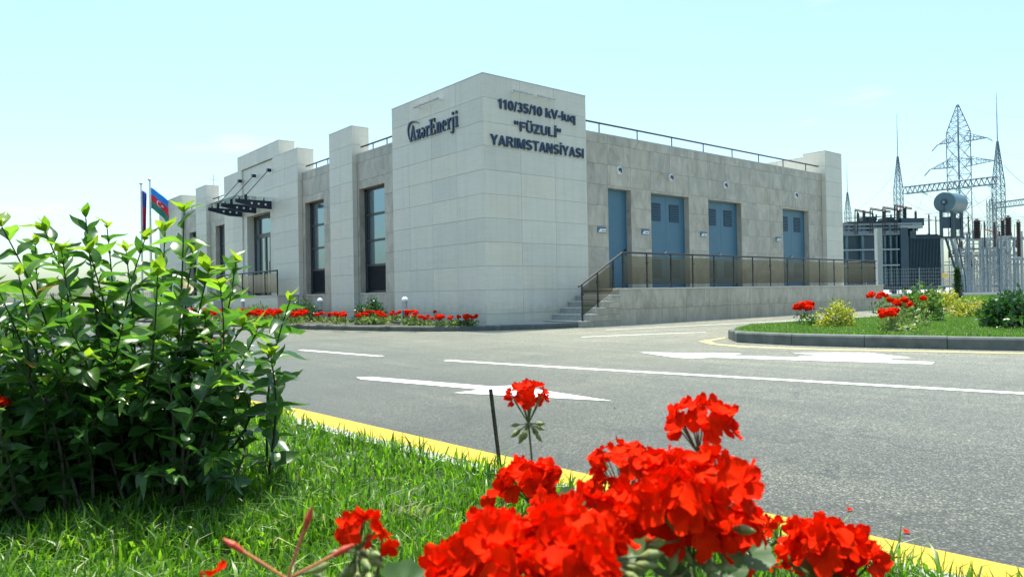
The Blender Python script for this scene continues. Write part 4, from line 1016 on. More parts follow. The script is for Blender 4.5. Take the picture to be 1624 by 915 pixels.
LO = [MB().add(v_, f_).mesh('leaf', M['leafold'], smooth=True) for v_, f_ in LV[2:4]]
BUSH = empty('privet_bush', tuple(G(215,775,.02)), 'big leafy green bush with pale young shoot tips filling the left foreground', 'bush')
rnd = random.Random(5)
stems = []; leaves = []
def stem(base, tip, bend=.06, leafL=.105, node=.062, young=True, start=.12):
    base = np.array(base); tip = np.array(tip); L = np.linalg.norm(tip-base); n = max(4, int(L/node))
    side = np.array([rnd.gauss(0, bend), rnd.gauss(0, bend), 0]); pts = []
    for i in range(n+1):
        s_ = i/n; pts.append(base+(tip-base)*s_+side*math.sin(s_*math.pi)+np.array([0, 0, .05*math.sin(s_*math.pi)]))
    stems.append(pts)
    ph = rnd.random()*6.28
    for i in range(1, n+1):
        s_ = i/n
        if s_ < start: continue
        p_ = pts[i]; ax = pts[i]-pts[i-1]; ax /= np.linalg.norm(ax)
        e1 = np.cross(ax, [.3,.5,.81]); e1 /= np.linalg.norm(e1); e2 = np.cross(ax, e1)
        ph += math.pi/2+rnd.gauss(0,.25)
        for k in (0, 1):
            a = ph+k*math.pi+rnd.gauss(0,.2)
            out = math.cos(a)*e1+math.sin(a)*e2
            el_ = rnd.gauss(.55,.22) if s_ < .9 else rnd.gauss(1.0,.15)
            d = out*math.cos(el_)+ax*math.sin(el_)
            Ls = leafL*(rnd.uniform(.75,1.2))*(1.0 if s_ < .75 else max(.45, 1-1.6*(s_-.75)))
            leaves.append((p_, d, Ls*1.12, young and s_ > .955))
        if i == n and young:
            for k in range(2):
                a = ph+k*math.pi+.8; d = ax+.45*(math.cos(a)*e1+math.sin(a)*e2); d /= np.linalg.norm(d); leaves.append((p_, d, leafL*.5, True))
tips = [(3,352,2.9),(72,360,3.0),(136,338,3.0),(170,355,3.2),(98,392,2.8),(292,330,2.9),(229,374,3.1),(305,395,3.0),(374,410,3.1),(459,472,3.1),(56,382,3.2),(143,396,2.9),(200,392,3.2),(262,360,3.2),(330,425,3.0),(385,510,3.0),(408,515,3.2),(30,430,2.8),(250,430,2.7),(-40,380,3.0),(350,450,2.8),(430,560,3.1)]
for px, py, D_ in tips:
    bx = 190+(px-200)*.55+rnd.uniform(-30,30)
    if px > 420: bx = 420
    b_ = V(bx, 457, D_+.35+rnd.uniform(-.2,.3)); b_[2] = .02
    stem(b_, V(px, py+8, D_), .05, rnd.uniform(.12,.15), .070, start=.10 if px < 420 else .02)
for k in range(88):                     # inner stems and side shoots
    px = rnd.uniform(-90, 375); lim = np.interp(px, [-90,0,130,290,375], [420,435,440,455,560]); py = rnd.uniform(lim, 640); D_ = rnd.uniform(2.6, 3.6)
    b_ = V(190+(px-190)*.65+rnd.uniform(-40,40), 457, 3.2+rnd.uniform(-.4,.5)); b_[2] = .02
    stem(b_, V(px, py, D_), .07, rnd.uniform(.085,.125), .070, young=rnd.random() < .45, start=.08)
for k in range(46):                    # low shoots at the skirt
    px = rnd.uniform(-80, 380); py = rnd.uniform(600, 760); D_ = rnd.uniform(2.55, 3.3)
    b_ = V(190+(px-190)*.75, 457, 3.1+rnd.uniform(-.3,.3)); b_[2] = .02
    stem(b_, V(px, py, D_), .05, rnd.uniform(.06,.10), .055, young=rnd.random() < .25, start=.1)
mb = MB()
for pts in stems:
    for i, (a, b_) in enumerate(zip(pts[:-1], pts[1:])):
        r_ = .0075*(1-i/len(pts)*.75); mb.cyl(a, b_, r_, r_*.93, n=5, cap=False)
mb.build('branches', M['twig'], BUSH)
def leafmat_world(p_, d, L, rr):
    d = d/np.linalg.norm(d); y_ = np.cross([0,0,1.], d); ny = np.linalg.norm(y_); y_ = y_/ny if ny > 1e-3 else np.array([1.,0,0]); z_ = np.cross(d, y_)
    c, s_ = math.cos(rr), math.sin(rr); y2 = y_*c+z_*s_; z2 = -y_*s_+z_*c
    return Matrix(((d[0]*L, y2[0]*L, z2[0]*L, p_[0]), (d[1]*L, y2[1]*L, z2[1]*L, p_[1]), (d[2]*L, y2[2]*L, z2[2]*L, p_[2]), (0,0,0,1)))
def score(q):                          # nearer, larger, outer leaves show largest
    c = q[0]-CAM; D_ = c@fw; return q[2]/D_+(.02 if q[3] else 0)+(.018 if q[0][2] > .55 else 0)-.01*abs(D_-2.8)
leaves.sort(key=score, reverse=True)
pinv = Matrix.Translation(BUSH.location).inverted()
rest = []
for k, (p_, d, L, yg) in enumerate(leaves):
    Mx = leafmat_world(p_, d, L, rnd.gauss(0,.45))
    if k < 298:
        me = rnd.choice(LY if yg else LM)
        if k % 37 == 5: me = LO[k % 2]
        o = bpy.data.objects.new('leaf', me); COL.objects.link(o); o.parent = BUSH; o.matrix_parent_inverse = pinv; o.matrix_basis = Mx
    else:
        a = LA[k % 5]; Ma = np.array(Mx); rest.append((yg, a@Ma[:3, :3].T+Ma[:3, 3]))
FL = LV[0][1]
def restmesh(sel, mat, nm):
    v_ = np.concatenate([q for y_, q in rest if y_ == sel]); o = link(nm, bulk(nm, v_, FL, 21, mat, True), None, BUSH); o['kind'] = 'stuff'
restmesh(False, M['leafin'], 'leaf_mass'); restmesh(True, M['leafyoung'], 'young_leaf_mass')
print('bush leaves', len(leaves))
# geraniums half hidden left of the bush
for px, py, D_, sd, lb in ((26,606,2.95,61,'red geranium peeping out left of the big bush'),(-6,648,2.85,62,'red geranium low at the left edge of the photo')):
    q = V(px, py, D_); geranium_proto(sd, h=q[2]-.02, nh=3, w_=.12, nl=300, leaf='bedleaf', loc=(q[0], q[1], .02), label=lb, group='geraniums left of the bush', hs=.026)

# ------------------------------------------------------------------ metal stake
q = G(796,752,.02); tp = V(778,617,(q-CAM)@fw-.02)
o = MB().cyl((q[0],q[1],-.03), tp, .0095, .0095, n=8).build('metal_stake', M['rod']); tag(o, 'dark rusty rod stuck leaning in the grass beside the yellow line', 'stake')
for px, py, lb in ((1348,808,'red fallen petal on the asphalt nearer the flowers'),(1438,843,'faded fallen petal close to the yellow line'),(975,647,'tiny dark stone on the asphalt past the arrow tip')):
    q = G(px, py, .006); mb = MB(); a = .018 if px != 975 else .010
    mb.add([(q[0]-a,q[1],.006),(q[0],q[1]-a*.7,.010),(q[0]+a*1.1,q[1]+.003,.007),(q[0]+.002,q[1]+a*.8,.016),(q[0],q[1],.004)], [(0,1,2,3),(0,3,4),(4,2,1)])
    if px == 975: tag(mb.build('stone', M['rod']), lb, 'stone')
    else: tag(mb.build('fallen_petal', M['petal']), lb, 'petal')

# ------------------------------------------------------------------ foreground geraniums
FLO = [floretmesh(np.random.default_rng(300+k), (.0205,.0190,.0215)[k % 3], .30, -.05+.20*(k % 4)) for k in range(12)]
M['gerleaf'] = leafmat('geranium_leaf', (.05,.115,.03), (.10,.17,.05), (.2,.42,.06), .35, .5, island=False)
def scallop(sd):
    rg = np.random.default_rng(sd); vs = [(0,0,0)]; fs = []; n = 22
    for ring, rr in ((0,.45),(1,.78),(2,1.0)):
        for i in range(n):
            a = R(18+324*i/(n-1)); lobes = 1+(.07*math.cos(a*7+1) if ring == 2 else .03*math.cos(a*7+1)); r_ = rr*lobes
            vs.append((-r_*math.cos(a), r_*math.sin(a), .16*rr*rr+.05*math.cos(a*7)*rr))
    for i in range(n-1): fs.append((0, 1+i, 2+i))
    for k in range(2):
        for i in range(n-1): fs.append((1+k*n+i, 1+(k+1)*n+i, 2+(k+1)*n+i, 2+k*n+i))
    return MB().add(vs, fs).mesh('leaf', M['gerleaf'], smooth=True)
SC = [scallop(k) for k in range(3)]
def pobj(name, me, Mx, parent, wparent):
    o = bpy.data.objects.new(name, me); COL.objects.link(o); o.parent = parent; o.matrix_parent_inverse = wparent.inverted(); o.matrix_basis = Mx; return o
def orient(p_, nrm, sc, spin):
    n_ = Vector(nrm).normalized(); return Matrix.Translation(Vector(p_)) @ n_.to_track_quat('Z', 'Y').to_matrix().to_4x4() @ Matrix.Rotation(spin, 4, 'Z') @ Matrix.Scale(sc, 4)
rnd2 = random.Random(11)
def flower_head(parent, c, base, r_=.042, n=14, sparse=False, buds=5, sc=1.0, redbuds=0, greenonly=False):
    c = np.array(c); axis = np.array([rnd2.gauss(0,.12), rnd2.gauss(0,.12), 1.]); axis /= np.linalg.norm(axis)
    hub = c-axis*r_*(1.0 if not sparse else 1.3)
    mb = MB(); pl = []
    n = int(n*1.3) if n > 8 else n
    for k in range(n):
        ga = k*2.39996+rnd2.random()*.4; zz = 1-(k+.5)/n*1.25; rr = math.sqrt(max(0, 1-zz*zz))
        u = np.array([rr*math.cos(ga), rr*math.sin(ga), zz]); p_ = c+u*np.array([1,1,.72])*r_*rnd2.uniform(.82,1.08)
        nrm = u+np.array([rnd2.gauss(0,.38), rnd2.gauss(0,.38), .15])
        if sparse and k % 2: continue
        pl.append((p_, nrm)); mb.cyl(hub, p_-u*.004, .0011, .0010, n=5, cap=False)
    for k in range(buds):
        a = rnd2.random()*6.28; e_ = rnd2.uniform(-1.2, .15); u = np.array([math.cos(a)*math.cos(e_), math.sin(a)*math.cos(e_), math.sin(e_)])
        p_ = hub+u*rnd2.uniform(.009,.020)*(1.2+.4*(n < 4)); mb.cyl(hub, p_, .0012, n=5, cap=False)
        bz = rnd2.uniform(1.0,1.5); mb.cyl(p_, p_+u*.006*bz, .0016, .0036*bz, n=7, mi=1, cap=False); mb.cyl(p_+u*.006*bz, p_+u*.011*bz, .0036*bz, .0026*bz, n=7, mi=1, cap=False); mb.cyl(p_+u*.011*bz, p_+u*.015*bz, .0026*bz, .0006, n=7, mi=1, cap=False)
    for k in range(redbuds):
        a = 2.4*k+.3; u = np.array([rt[0]*math.cos(a), rt[1]*math.cos(a), abs(math.sin(a))*.9+.2]); u /= np.linalg.norm(u)
        p_ = hub+u*.045; mb.cyl(hub, p_, .0011, .0016, n=6, cap=False, mi=3); mb.cyl(p_, p_+u*.010, .0018, .0034, n=8, mi=2, cap=False); mb.cyl(p_+u*.010, p_+u*.020, .0034, .0010, n=8, mi=2, cap=False)
    # stalk down to the plant base
    b_ = np.array(base); mid = (hub+b_)/2+np.array([rnd2.gauss(0,.012), rnd2.gauss(0,.012), 0]); prev = b_
    for k in range(1, 9):
        s_ = k/8; q_ = (1-s_)**2*b_+2*s_*(1-s_)*(mid+np.array([0,0,.06]))+s_*s_*hub; mb.cyl(prev, q_, .0030*(1-.35*s_), .0030*(1-.35*(s_+.1)), n=6, cap=False); prev = q_
    mb.cyl(hub-axis*.004, hub+axis*.002, .004, .003, n=8)
    hd = link('flower_head', mb.mesh('flower_head', [M['stem'], M['bud'], M['redbud'], M['terracotta']], True), None, parent)
    for p_, nrm in pl:
        pobj('floret', rnd2.choice(FLO), orient(p_, nrm, sc*rnd2.uniform(.85,1.12), rnd2.random()*6.28), hd, Matrix.Identity(4))
    return hd
def plant(bpx, bD, label, heads, leaves_):
    b_ = V(bpx, 460, bD); b_[2] = .02
    rt_ = empty('geranium_plant', tuple(b_), label, 'flower', 'scarlet geraniums in the near foreground')
    for (px, py, D_, r_, n, kw) in heads:
        flower_head(rt_, V(px, py, D_), b_+np.array([rnd2.gauss(0,.02), rnd2.gauss(0,.02), .12]), r_, n, **kw)
    mb = MB(); Wp = Matrix.Translation(rt_.location)
    for (px, py, D_, sc) in leaves_:
        c = V(px, py, D_); nrm = np.array([rnd2.gauss(0,.35), rnd2.gauss(0,.35), 1.])-fw*.35
        pobj('leaf', rnd2.choice(SC), orient(c, nrm, sc, rnd2.random()*6.28), rt_, Wp); mb.cyl(b_+np.array([0,0,.15]), c, .0022, .0016, n=5, cap=False)
    for k in range(26):         # lower foliage down to the ground
        a = rnd2.random()*6.28; q_ = rnd2.uniform(.03,.17); z_ = rnd2.uniform(.06,.38)
        c = b_+np.array([math.cos(a)*q_, math.sin(a)*q_, z_]); pobj('leaf', rnd2.choice(SC), orient(c, (math.cos(a)*.5, math.sin(a)*.5, 1), rnd2.uniform(.025,.04), rnd2.random()*6.28), rt_, Wp); mb.cyl(b_+np.array([0,0,z_*.4]), c, .002, .0015, n=5, cap=False)
    mb.cyl(b_-np.array([0,0,.03]), b_+np.array([0,0,.34]), .006, .004, n=7)
    mb.build('stems', M['stem'], rt_)
    return rt_
dn = dict()
plant(1090, .92, 'tallest foreground geranium, right of centre, one scarlet head standing above the rest',
  [(1113,674,.95,.038,12,dict(buds=9)), (1128,772,.74,.040,14,dict(buds=6)), (1075,800,.70,.034,12,dict(buds=7)), (1158,838,.84,.034,11,dict(buds=5)), (1060,752,.88,.032,11,dict(buds=5)), (1095,845,.72,.028,9,dict(buds=8))],
  [(1015,885,.72,.022),(1190,878,.86,.028),(1150,900,.80,.024),(1060,905,.72,.022),(1235,880,1.0,.025)])
plant(985, 1.08, 'geranium with a looser half-open scarlet head left of the tallest clump',
  [(985,738,1.02,.042,24,dict(sparse=True, buds=8, sc=.78)), (1030,742,1.08,.03,12,dict(sparse=True, buds=4, sc=.7)), (955,775,1.0,.020,6,dict(buds=8, sc=.7))], [(985,800,1.1,.026),(1015,800,1.15,.026),(940,800,1.1,.024)])
plant(835, .78, 'broad scarlet geranium clump at the bottom centre of the foreground',
  [(838,762,1.05,.036,14,dict(buds=6)), (935,838,.70,.036,12,dict(buds=7)), (878,872,.64,.036,12,dict(buds=6)), (805,878,.66,.036,12,dict(buds=5)), (735,905,.68,.030,10,dict(buds=5)), (785,845,.82,.028,9,dict(buds=4)), (1000,812,.80,.028,10,dict(buds=6)), (905,905,.60,.030,10,dict(buds=4)), (795,800,1.1,.016,2,dict(buds=16)), (830,915,.62,.034,11,dict(buds=4)), (870,808,.92,.020,6,dict(buds=9)), (965,868,.66,.012,1,dict(buds=18))],
  [(985,888,.72,.020),(780,815,1.1,.026),(905,795,1.1,.024),(760,830,1.1,.024)])
plant(868, 1.32, 'single sparse scarlet geranium head on a thin tall stalk right of the rod',
  [(836,632,1.30,.036,22,dict(sparse=True, buds=14, sc=.70))], [(880,790,1.3,.03)])
plant(1322, .9, 'low scarlet geranium head at the bottom right over the kerb edge',
  [(1308,866,.84,.034,12,dict(buds=4)), (1350,884,.86,.028,9,dict(buds=3)), (1238,838,1.0,.016,2,dict(buds=12)), (1210,905,.9,.016,2,dict(buds=10)), (1287,885,.9,.03,10,dict(buds=2))], [(1290,905,.85,.03)])
plant(560, .80, 'bottom left geranium with small opening buds and pale green bud clusters',
  [(572,842,.72,.020,7,dict(buds=8, sc=.62)), (600,862,.74,.014,3,dict(buds=6, sc=.6)), (455,893,.62,.014,0,dict(buds=18, redbuds=3)), (515,890,.68,.016,0,dict(buds=14)), (590,898,.66,.018,0,dict(buds=16)), (335,918,.7,.012,2,dict(buds=3, sc=.5))], [(640,930,.8,.03)])

# ------------------------------------------------------------------ boundary wall and fence, left
a = V(-160,457,47); b_ = V(345,457,47)
d = (b_-a); d[2] = 0; L = np.linalg.norm(d); d /= L; nr = np.array([-d[1], d[0], 0])
BW = empty('boundary_fence', (a[0],a[1],0), 'low pale wall with thin vertical bars across the far left', 'fence')
MB().obox((a+b_)/2*np.array([1,1,0])+np.array([0,0,.25]), d, nr, (0,0,1), L/2, .1, .28).build('low_wall', M['concrete'], BW)
npnl = int(L/2.5)
for k in range(npnl+1):
    p_ = a+d*k*2.5; MB().obox((p_[0],p_[1],.95), d, nr, (0,0,1), .04, .04, .5).build('fence_post', M['galvlight'], BW)
bars = MB().mesh('x')
mbp = MB()
for i in range(19): mbp.box(.12+i*.125,.135+i*.125,-.006,.006,.53,1.42)
mbp.box(.04,2.46,-.01,.01,.60,.63).box(.04,2.46,-.01,.01,1.30,1.33)
pm = mbp.mesh('bar_panel', M['galvlight'])
for k in range(npnl): p_ = a+d*k*2.5; link('bar_panel', pm, None, BW, loc=(p_[0],p_[1],0), rot=(0,0,math.atan2(d[1],d[0])))
for px, py, rr, sd, lb in ((20,498,.8,71,'small green bush by the far left wall, leftmost'),(75,496,.7,72,'small green bush by the far left wall, nearer the flagpoles'),(180,498,.8,73,'low bush behind the big bush near the flagpoles')):
    q = V(px, py, 40); shrub('low_bush', (q[0],q[1],.1), rr, rr, .55, 500, .14, 'bedleaf', lb, sd=sd, group='bushes by the far left wall')

# ------------------------------------------------------------------ substation yard
def ground_at(px, D): q = V(px, 457, D); return np.array([q[0], q[1], .06])
R2 = np.array([rt[0], rt[1], 0]); R2 /= np.linalg.norm(R2); F2 = np.array([fw[0], fw[1], 0]); F2 /= np.linalg.norm(F2); Z = np.array([0,0,1.])
# mesh fence
FD = 62.0
FE = empty('mesh_fence', tuple(ground_at(1380, FD)), 'pale wire mesh fence in front of the transformer yard', 'fence')
pstep = 4.55; a = ground_at(1290, FD); nP = 10
ztop = V(1500,424,FD)[2]
for k in range(nP+1): p_ = a+R2*pstep*k; MB().cyl(p_, p_+Z*(ztop+.02-.06), .05, n=8).build('fence_post', M['galvlight'], FE)
pm = MB()
for i in range(int(pstep/.2)): pm.box(i*.2, i*.2+.012, -.006, .006, .02, ztop-.08)
for i in range(8): pm.box(0, pstep, -.012, .012, .25+i*(ztop-.4)/7, .275+i*(ztop-.4)/7)
pme = pm.mesh('wire_panel', M['galvlight'])
for k in range(nP): p_ = a+R2*pstep*k; link('wire_panel', pme, None, FE, loc=tuple(p_), rot=(0,0,math.atan2(R2[1],R2[0])))
pk = ground_at(1290, FD-.25)
MB().obox(pk+R2*22+Z*.12, R2, F2, Z, 24, .1, .14).build('plinth_strip', M['concrete'], FE)

# power transformer
TD = 72.0
def T(px, py, D_=TD): return V(px, py, D_)
TR = empty('power_transformer', tuple(ground_at(1430, TD)), 'large dark blue power transformer with a horizontal expansion tank beyond the fence', 'transformer')
def pbox(px0, px1, py0, py1, D0, D1, name, mat, parent=TR):
    """axis-square box whose front fills the given photo rectangle at depth D0 and reaches back to D1"""
    a = V(px0, 457, D0); b2 = V(px1, 457, D0); c = (a+b2)/2; hw = np.linalg.norm((b2-a)[:2])/2
    z1 = V((px0+px1)/2, py0, D0)[2]; z0 = V((px0+px1)/2, py1, D0)[2]
    cc = np.array([c[0], c[1], (z0+z1)/2])+F2*(D1-D0)/2
    return MB().obox(cc, R2, F2, Z, hw, (D1-D0)/2, (z1-z0)/2).build(name, M[mat], parent), (cc, hw, z0, z1)
pbox(1337,1430,372,454,TD+.4,TD+5,'main_tank','trafo')
for k, (x0_, x1_) in enumerate(((1344,1346.5),(1368,1372),(1404,1406.5),(1413,1415.5),(1423,1425))):
    pbox(x0_, x1_, 374, 452, TD, TD+.4, 'stiffener', 'trafolight')
pbox(1339,1430,366,373,TD-.2,TD+5,'tank_cover','galv')
for py in (396,421): 
    o, _ = pbox(1340,1428,py-1,py+1,TD-.35,TD-.1,'cooling_pipe','galvlight')
rb, (cc, hw, z0_, z1_) = pbox(1430,1489,372,455,TD+.3,TD+4,'radiator','trafo')
nf = 26; fin = MB()
for i in range(nf):
    c = cc+R2*(-hw+(i+.5)*2*hw/nf)-F2*2.1; c[2] = (z0_+z1_)/2; 
    MB().obox(c, R2, F2, Z, hw/nf*.38, .28, (z1_-z0_)/2*.96).build('fin', M['trafo'], rb)
pbox(1430,1442,361,453,TD-.3,TD+3,'radiator_header','trafo'); pbox(1445,1455,366,378,TD-.3,TD+1,'valve','trafo')
pbox(1430,1466,357,362,TD-.3,TD+3,'header_cap','galvlight')
pbox(1440,1500,455,459,TD-.2,TD+3,'base_beam','trafo')
pbox(1345,1430,455,460,TD-.2,TD+4,'base_beam','trafo')
for px in (1352,1378,1420,1452,1480): pbox(px-2,px+2,459,469,TD,TD+.5,'foot','trafo')
pbox(1347,1426,351,366,TD+1.8,TD+4.5,'turret_block','trafo'); pbox(1432,1468,346,358,TD+1.0,TD+3,'turret_block','trafo'); pbox(1375,1392,344,352,TD+2,TD+3.5,'turret','trafo'); pbox(1406,1420,345,352,TD+2,TD+3.5,'turret','trafo')
# conservator tank: axis runs right and away
ax = R2*.80+F2*.60; c0 = T(1497.5,320.8); rr = 1.02; Lc_ = 3.0
cn = MB(); n = 32
e1 = np.cross(ax, Z); e1 /= np.linalg.norm(e1)
rings = [(0,.0),(0,.97),(.04,1.0),(Lc_-.04,1.0),(Lc_,.97),(Lc_,0)]
vs = []; fs = []
for s_, q in rings:
    for i in range(n): an_ = 2*math.pi*i/n; vs.append(c0+ax*s_+rr*max(q,.001)*(math.cos(an_)*e1+math.sin(an_)*Z))
for k in range(len(rings)-1):
    for i in range(n): fs.append((k*n+i, k*n+(i+1) % n, (k+1)*n+(i+1) % n, (k+1)*n+i))
tk = MB().add(vs, fs).build('expansion_tank', M['trafolight'], TR)
for p_ in tk.data.polygons: p_.use_smooth = False
MB().cyl(c0-ax*.10, c0+ax*.02, .30, n=18).build('manhole', M['trafo'], tk); MB().cyl(c0-ax*.16, c0-ax*.08, .12, n=12).build('gauge', M['galvlight'], tk)
MB().cyl(c0-ax*.12-Z*.1, c0-ax*.14-Z*1.6, .03, n=6).build('gauge_pipe', M['trafo'], tk)
pbox(1493,1498,333,378,TD-.2,TD-.1,'tank_leg','trafo'); pbox(1510.5,1514.5,336,378,TD-.2,TD-.1,'tank_leg','trafo'); pbox(1516,1519,336,376,TD+1.4,TD+1.6,'tank_leg','trafo'); pbox(1526,1530,336,376,TD+1.4,TD+1.6,'tank_leg','trafo')
pbox(1493,1514.5,344,362,TD-.09,TD+.0,'side_panel','trafo'); pbox(1516,1530,346,364,TD+1.45,TD+1.55,'side_panel','trafo')
pbox(1452,1532,375,378,TD-.2,TD+1.8,'support_beam','trafo')
for (x0_, y0_, x1_, y1_, r_) in ((1500,378,1519,440,.11),(1508,378,1526,440,.13),(1517,378,1531,440,.06)):
    MB().cyl(T(x0_, y0_), T(x1_, y1_, TD), r_, n=10).cyl(T(x1_, y1_), T(x1_+2, 469), r_, n=10).build('diagonal_pipe', M['trafo'] if r_ < .12 else M['galv'], TR)
pbox(1494,1504,434,440,TD-.6,TD-.55,'warning_plate','yellowsign')
# bushings and busbar frames on the tank cover
def bushing(px, py0, py1, wpx, D_, parent, name='bushing', mat='porcelain', sheds=None):
    top = V(px, py0, D_); z0 = V(px, py1, D_)[2]; r_ = wpx/2/FP*D_; h_ = top[2]-z0; ns = sheds or max(4, int(h_/.16)); prof = []
    for k in range(ns):
        z = h_*k/ns; prof += [(r_*.72, z), (r_, z+h_/ns*.35), (r_*.72, z+h_/ns*.7)]
    prof += [(r_*.4, h_), (r_*.35, h_*1.05)]
    return MB().lathe((top[0], top[1], z0), prof, 12).build(name, M[mat], parent)
for px, y0_, y1_, w_ in ((1361,338,352,4),(1370,334,351,5.5),(1384,338,350,3.5),(1389.5,340,350,3),(1402,333,352,7),(1413,340,350,3),(1425,332,350,5),(1434.5,328,350,7),(1452,335,351,4.5)):
    bushing(px, y0_, y1_, w_, TD+1.5, TR); 
for px, y0_, y1_, x1_ in ((1356,334,372,1382),(1380,332,370,1412),(1400,330,372,1430),(1419,327,370,1446)):
    a = T(px, y0_, TD-.4)
    MB().cyl(T(px, y1_, TD-.4), a, .06, n=6).cyl(a, T(x1_, y0_+5, TD+2), .06, n=6).cyl(T(px+3.5, y1_, TD-.4), T(px+3.5, y0_+2, TD-.4), .06, n=6).build('cable_frame', M['black'], TR)
    MB().cyl(a+Z*.13, T(x1_, y0_+3, TD+2), .05, n=6).build('busbar', M['redpipe'], TR)
for (x0_, x1_, y0_, y1_) in ((1337,1465,354,357),(1345,1460,360,363)): pbox(x0_, x1_, y0_, y1_, TD+.5, TD+1, 'cover_beam', 'galvlight')
for k in range(16):
    px = 1342+k*7.6+random.uniform(-2,2); hh = random.uniform(4,9); pbox(px, px+random.uniform(2,4.5), 357-hh*.3, 366, TD+.2+random.random(), TD+2, 'fitting', random.choice(['galv','galvlight','trafo']))
cpst, _ = pbox(1393,1401,362,468,60,60.5,'column','concrete',None); tag(cpst, 'square pale concrete column standing in front of the transformer', 'column')
# lattice masts
def local_axes(g, deg):
    f_ = np.array([g[0]-CAM[0], g[1]-CAM[1], 0]); f_ /= np.linalg.norm(f_); r_ = np.array([f_[1], -f_[0], 0]); c, s_ = math.cos(R(deg)), math.sin(R(deg))
    return r_*c+f_*s_, f_*c-r_*s_
def lattice(name, px, pytop_l, pybase, D_, wtop, wbot, label, whip=None, arms=None, rot=25, m='galv', taper_to=None, group=None, th=.05, panels=12):
    g = ground_at(px, D_); zt = V(px, pytop_l, D_)[2]
    rt_ = empty(name, tuple(g), label, 'mast' if whip else 'pylon', group)
    zk = taper_to if taper_to is not None else zt-.01
    def wid(z):
        if z <= zk: return wbot
        return wtop+(wbot-wtop)*(zt-z)/(zt-zk)
    zs = [.06]; 
    step = wbot*1.0
    while zs[-1] < zt-.3: zs.append(min(zt, zs[-1]+max(.5, min(step, wid(zs[-1])*1.15))))
    Ax, Ay = local_axes(g, rot)
    corner = lambda z, i: np.array([g[0], g[1], 0])+Z*z+(Ax*(1 if i in (0,3) else -1)+Ay*(1 if i in (0,1) else -1))*wid(z)/2
    for i in range(4):
        mb = MB()
        for a, b2 in ((zs[0], zk), (zk, zt)):
            if b2-a > .05: mb.cyl(corner(a, i), corner(b2, i), th, n=5)
        mb.build('leg', M[m], rt_)
    br = MB()
    for a, b2 in zip(zs[:-1], zs[1:]):
        for i in range(4):
            j = (i+1) % 4; br.cyl(corner(a, i), corner(b2, j), th*.55, n=4, cap=False).cyl(corner(a, j), corner(b2, i), th*.55, n=4, cap=False); br.cyl(corner(b2, i), corner(b2, j), th*.5, n=4, cap=False)
    o = br.build('bracing', M[m], rt_); o['kind'] = 'stuff'
    if whip:
        tp = V(px, whip, D_); b0 = np.array([g[0], g[1], zt-.3]); MB().cyl(b0, (g[0], g[1], tp[2]*.6+zt*.4), th*1.1, th*.9, n=6).cyl((g[0], g[1], tp[2]*.6+zt*.4), (g[0], g[1], tp[2]), th*.8, th*.35, n=6).build('lightning_rod', M[m], rt_)
    return rt_
GM = 'lattice masts of the switchyard'
lattice('lattice_mast', 1428, 248, 470, 92, .12, .80, 'lattice mast with lightning rod behind the transformer, left end of the long beam', 180, taper_to=V(1428,300,92)[2], group=GM, th=.045)
lattice('lattice_mast', 1587, 224, 470, 84, .12, .95, 'tallest lattice mast with lightning rod at the right end of the long beam', 147, taper_to=V(1587,292,84)[2], group=GM, th=.05)
lattice('lattice_mast', 1347, 305, 470, 140, .15, .9, 'small distant lattice mast with rod beside the far end of the building', 257, taper_to=V(1347,338,140)[2], group=GM, th=.055)
lattice('lattice_mast', 1575, 316, 470, 100, .4, .8, 'short slim lattice column carrying the lower right beam', 312, group=GM, th=.05)
def beam(a, b_, s_, n, label):
    a = np.array(a); b_ = np.array(b_); rt_ = empty('lattice_beam', tuple((a+b_)/2), label, 'beam', 'lattice beams of the switchyard')
    d = (b_-a); L = np.linalg.norm(d); d /= L; nr = np.cross(d, Z); nr /= np.linalg.norm(nr); upv = np.cross(nr, d)
    cs = [(-1,-1),(1,-1),(1,1),(-1,1)]; c = lambda t_, i: a+d*t_+nr*cs[i][0]*s_/2+upv*cs[i][1]*s_/2
    for i in range(4): MB().cyl(c(0, i), c(L, i), .06, n=5).build('chord', M['galv'], rt_)
    br = MB()
    for k in range(n):
        t0, t1 = L*k/n, L*(k+1)/n
        for i in range(4):
            j = (i+1) % 4; br.cyl(c(t0, i), c((t0+t1)/2, j), .035, n=4, cap=False).cyl(c((t0+t1)/2, j), c(t1, i), .035, n=4, cap=False)
    o = br.build('bracing', M['galv'], rt_); o['kind'] = 'stuff'
beam(V(1434,302.5,92), V(1581,286,84), .85, 18, 'long lattice beam spanning between the two tall masts')
beam(V(1573,327,100), V(1660,316,90), .75, 10, 'lower lattice beam running out of frame on the right')
# pylon
PD = 130.0
PY = lattice('transmission_pylon', 1525, 209, 470, PD, 2.5, 2.6, 'large pointed transmission pylon with two cross arms behind the switchyard', None, rot=43, th=.085)
zp = V(1525,209,PD)[2]; zt = V(1525,166,PD)[2]; g = ground_at(1525, PD); hw = 1.28; PA, PB = local_axes(g, 43)
tp = MB()
for i, (sx_, sy_) in enumerate(((1,1),(-1,1),(-1,-1),(1,-1))):
    pts = [np.array([g[0],g[1],0])+(PA*sx_+PB*sy_)*hw*q+Z*z for q, z in ((1,zp),(.62,zp+(zt-zp)*.42),(.08,zt))]
    MB().cyl(pts[0], pts[1], .085, n=5).cyl(pts[1], pts[2], .085, .07, n=5).build('peak_leg', M['galv'], PY)
cor = lambda z, i: np.array([g[0],g[1],0])+Z*z+(PA*(1 if i in (0,3) else -1)+PB*(1 if i in (0,1) else -1))*hw*np.interp(z, [zp, zp+(zt-zp)*.42, zt], [1,.62,.08])
zs = np.linspace(zp, zt, 6)
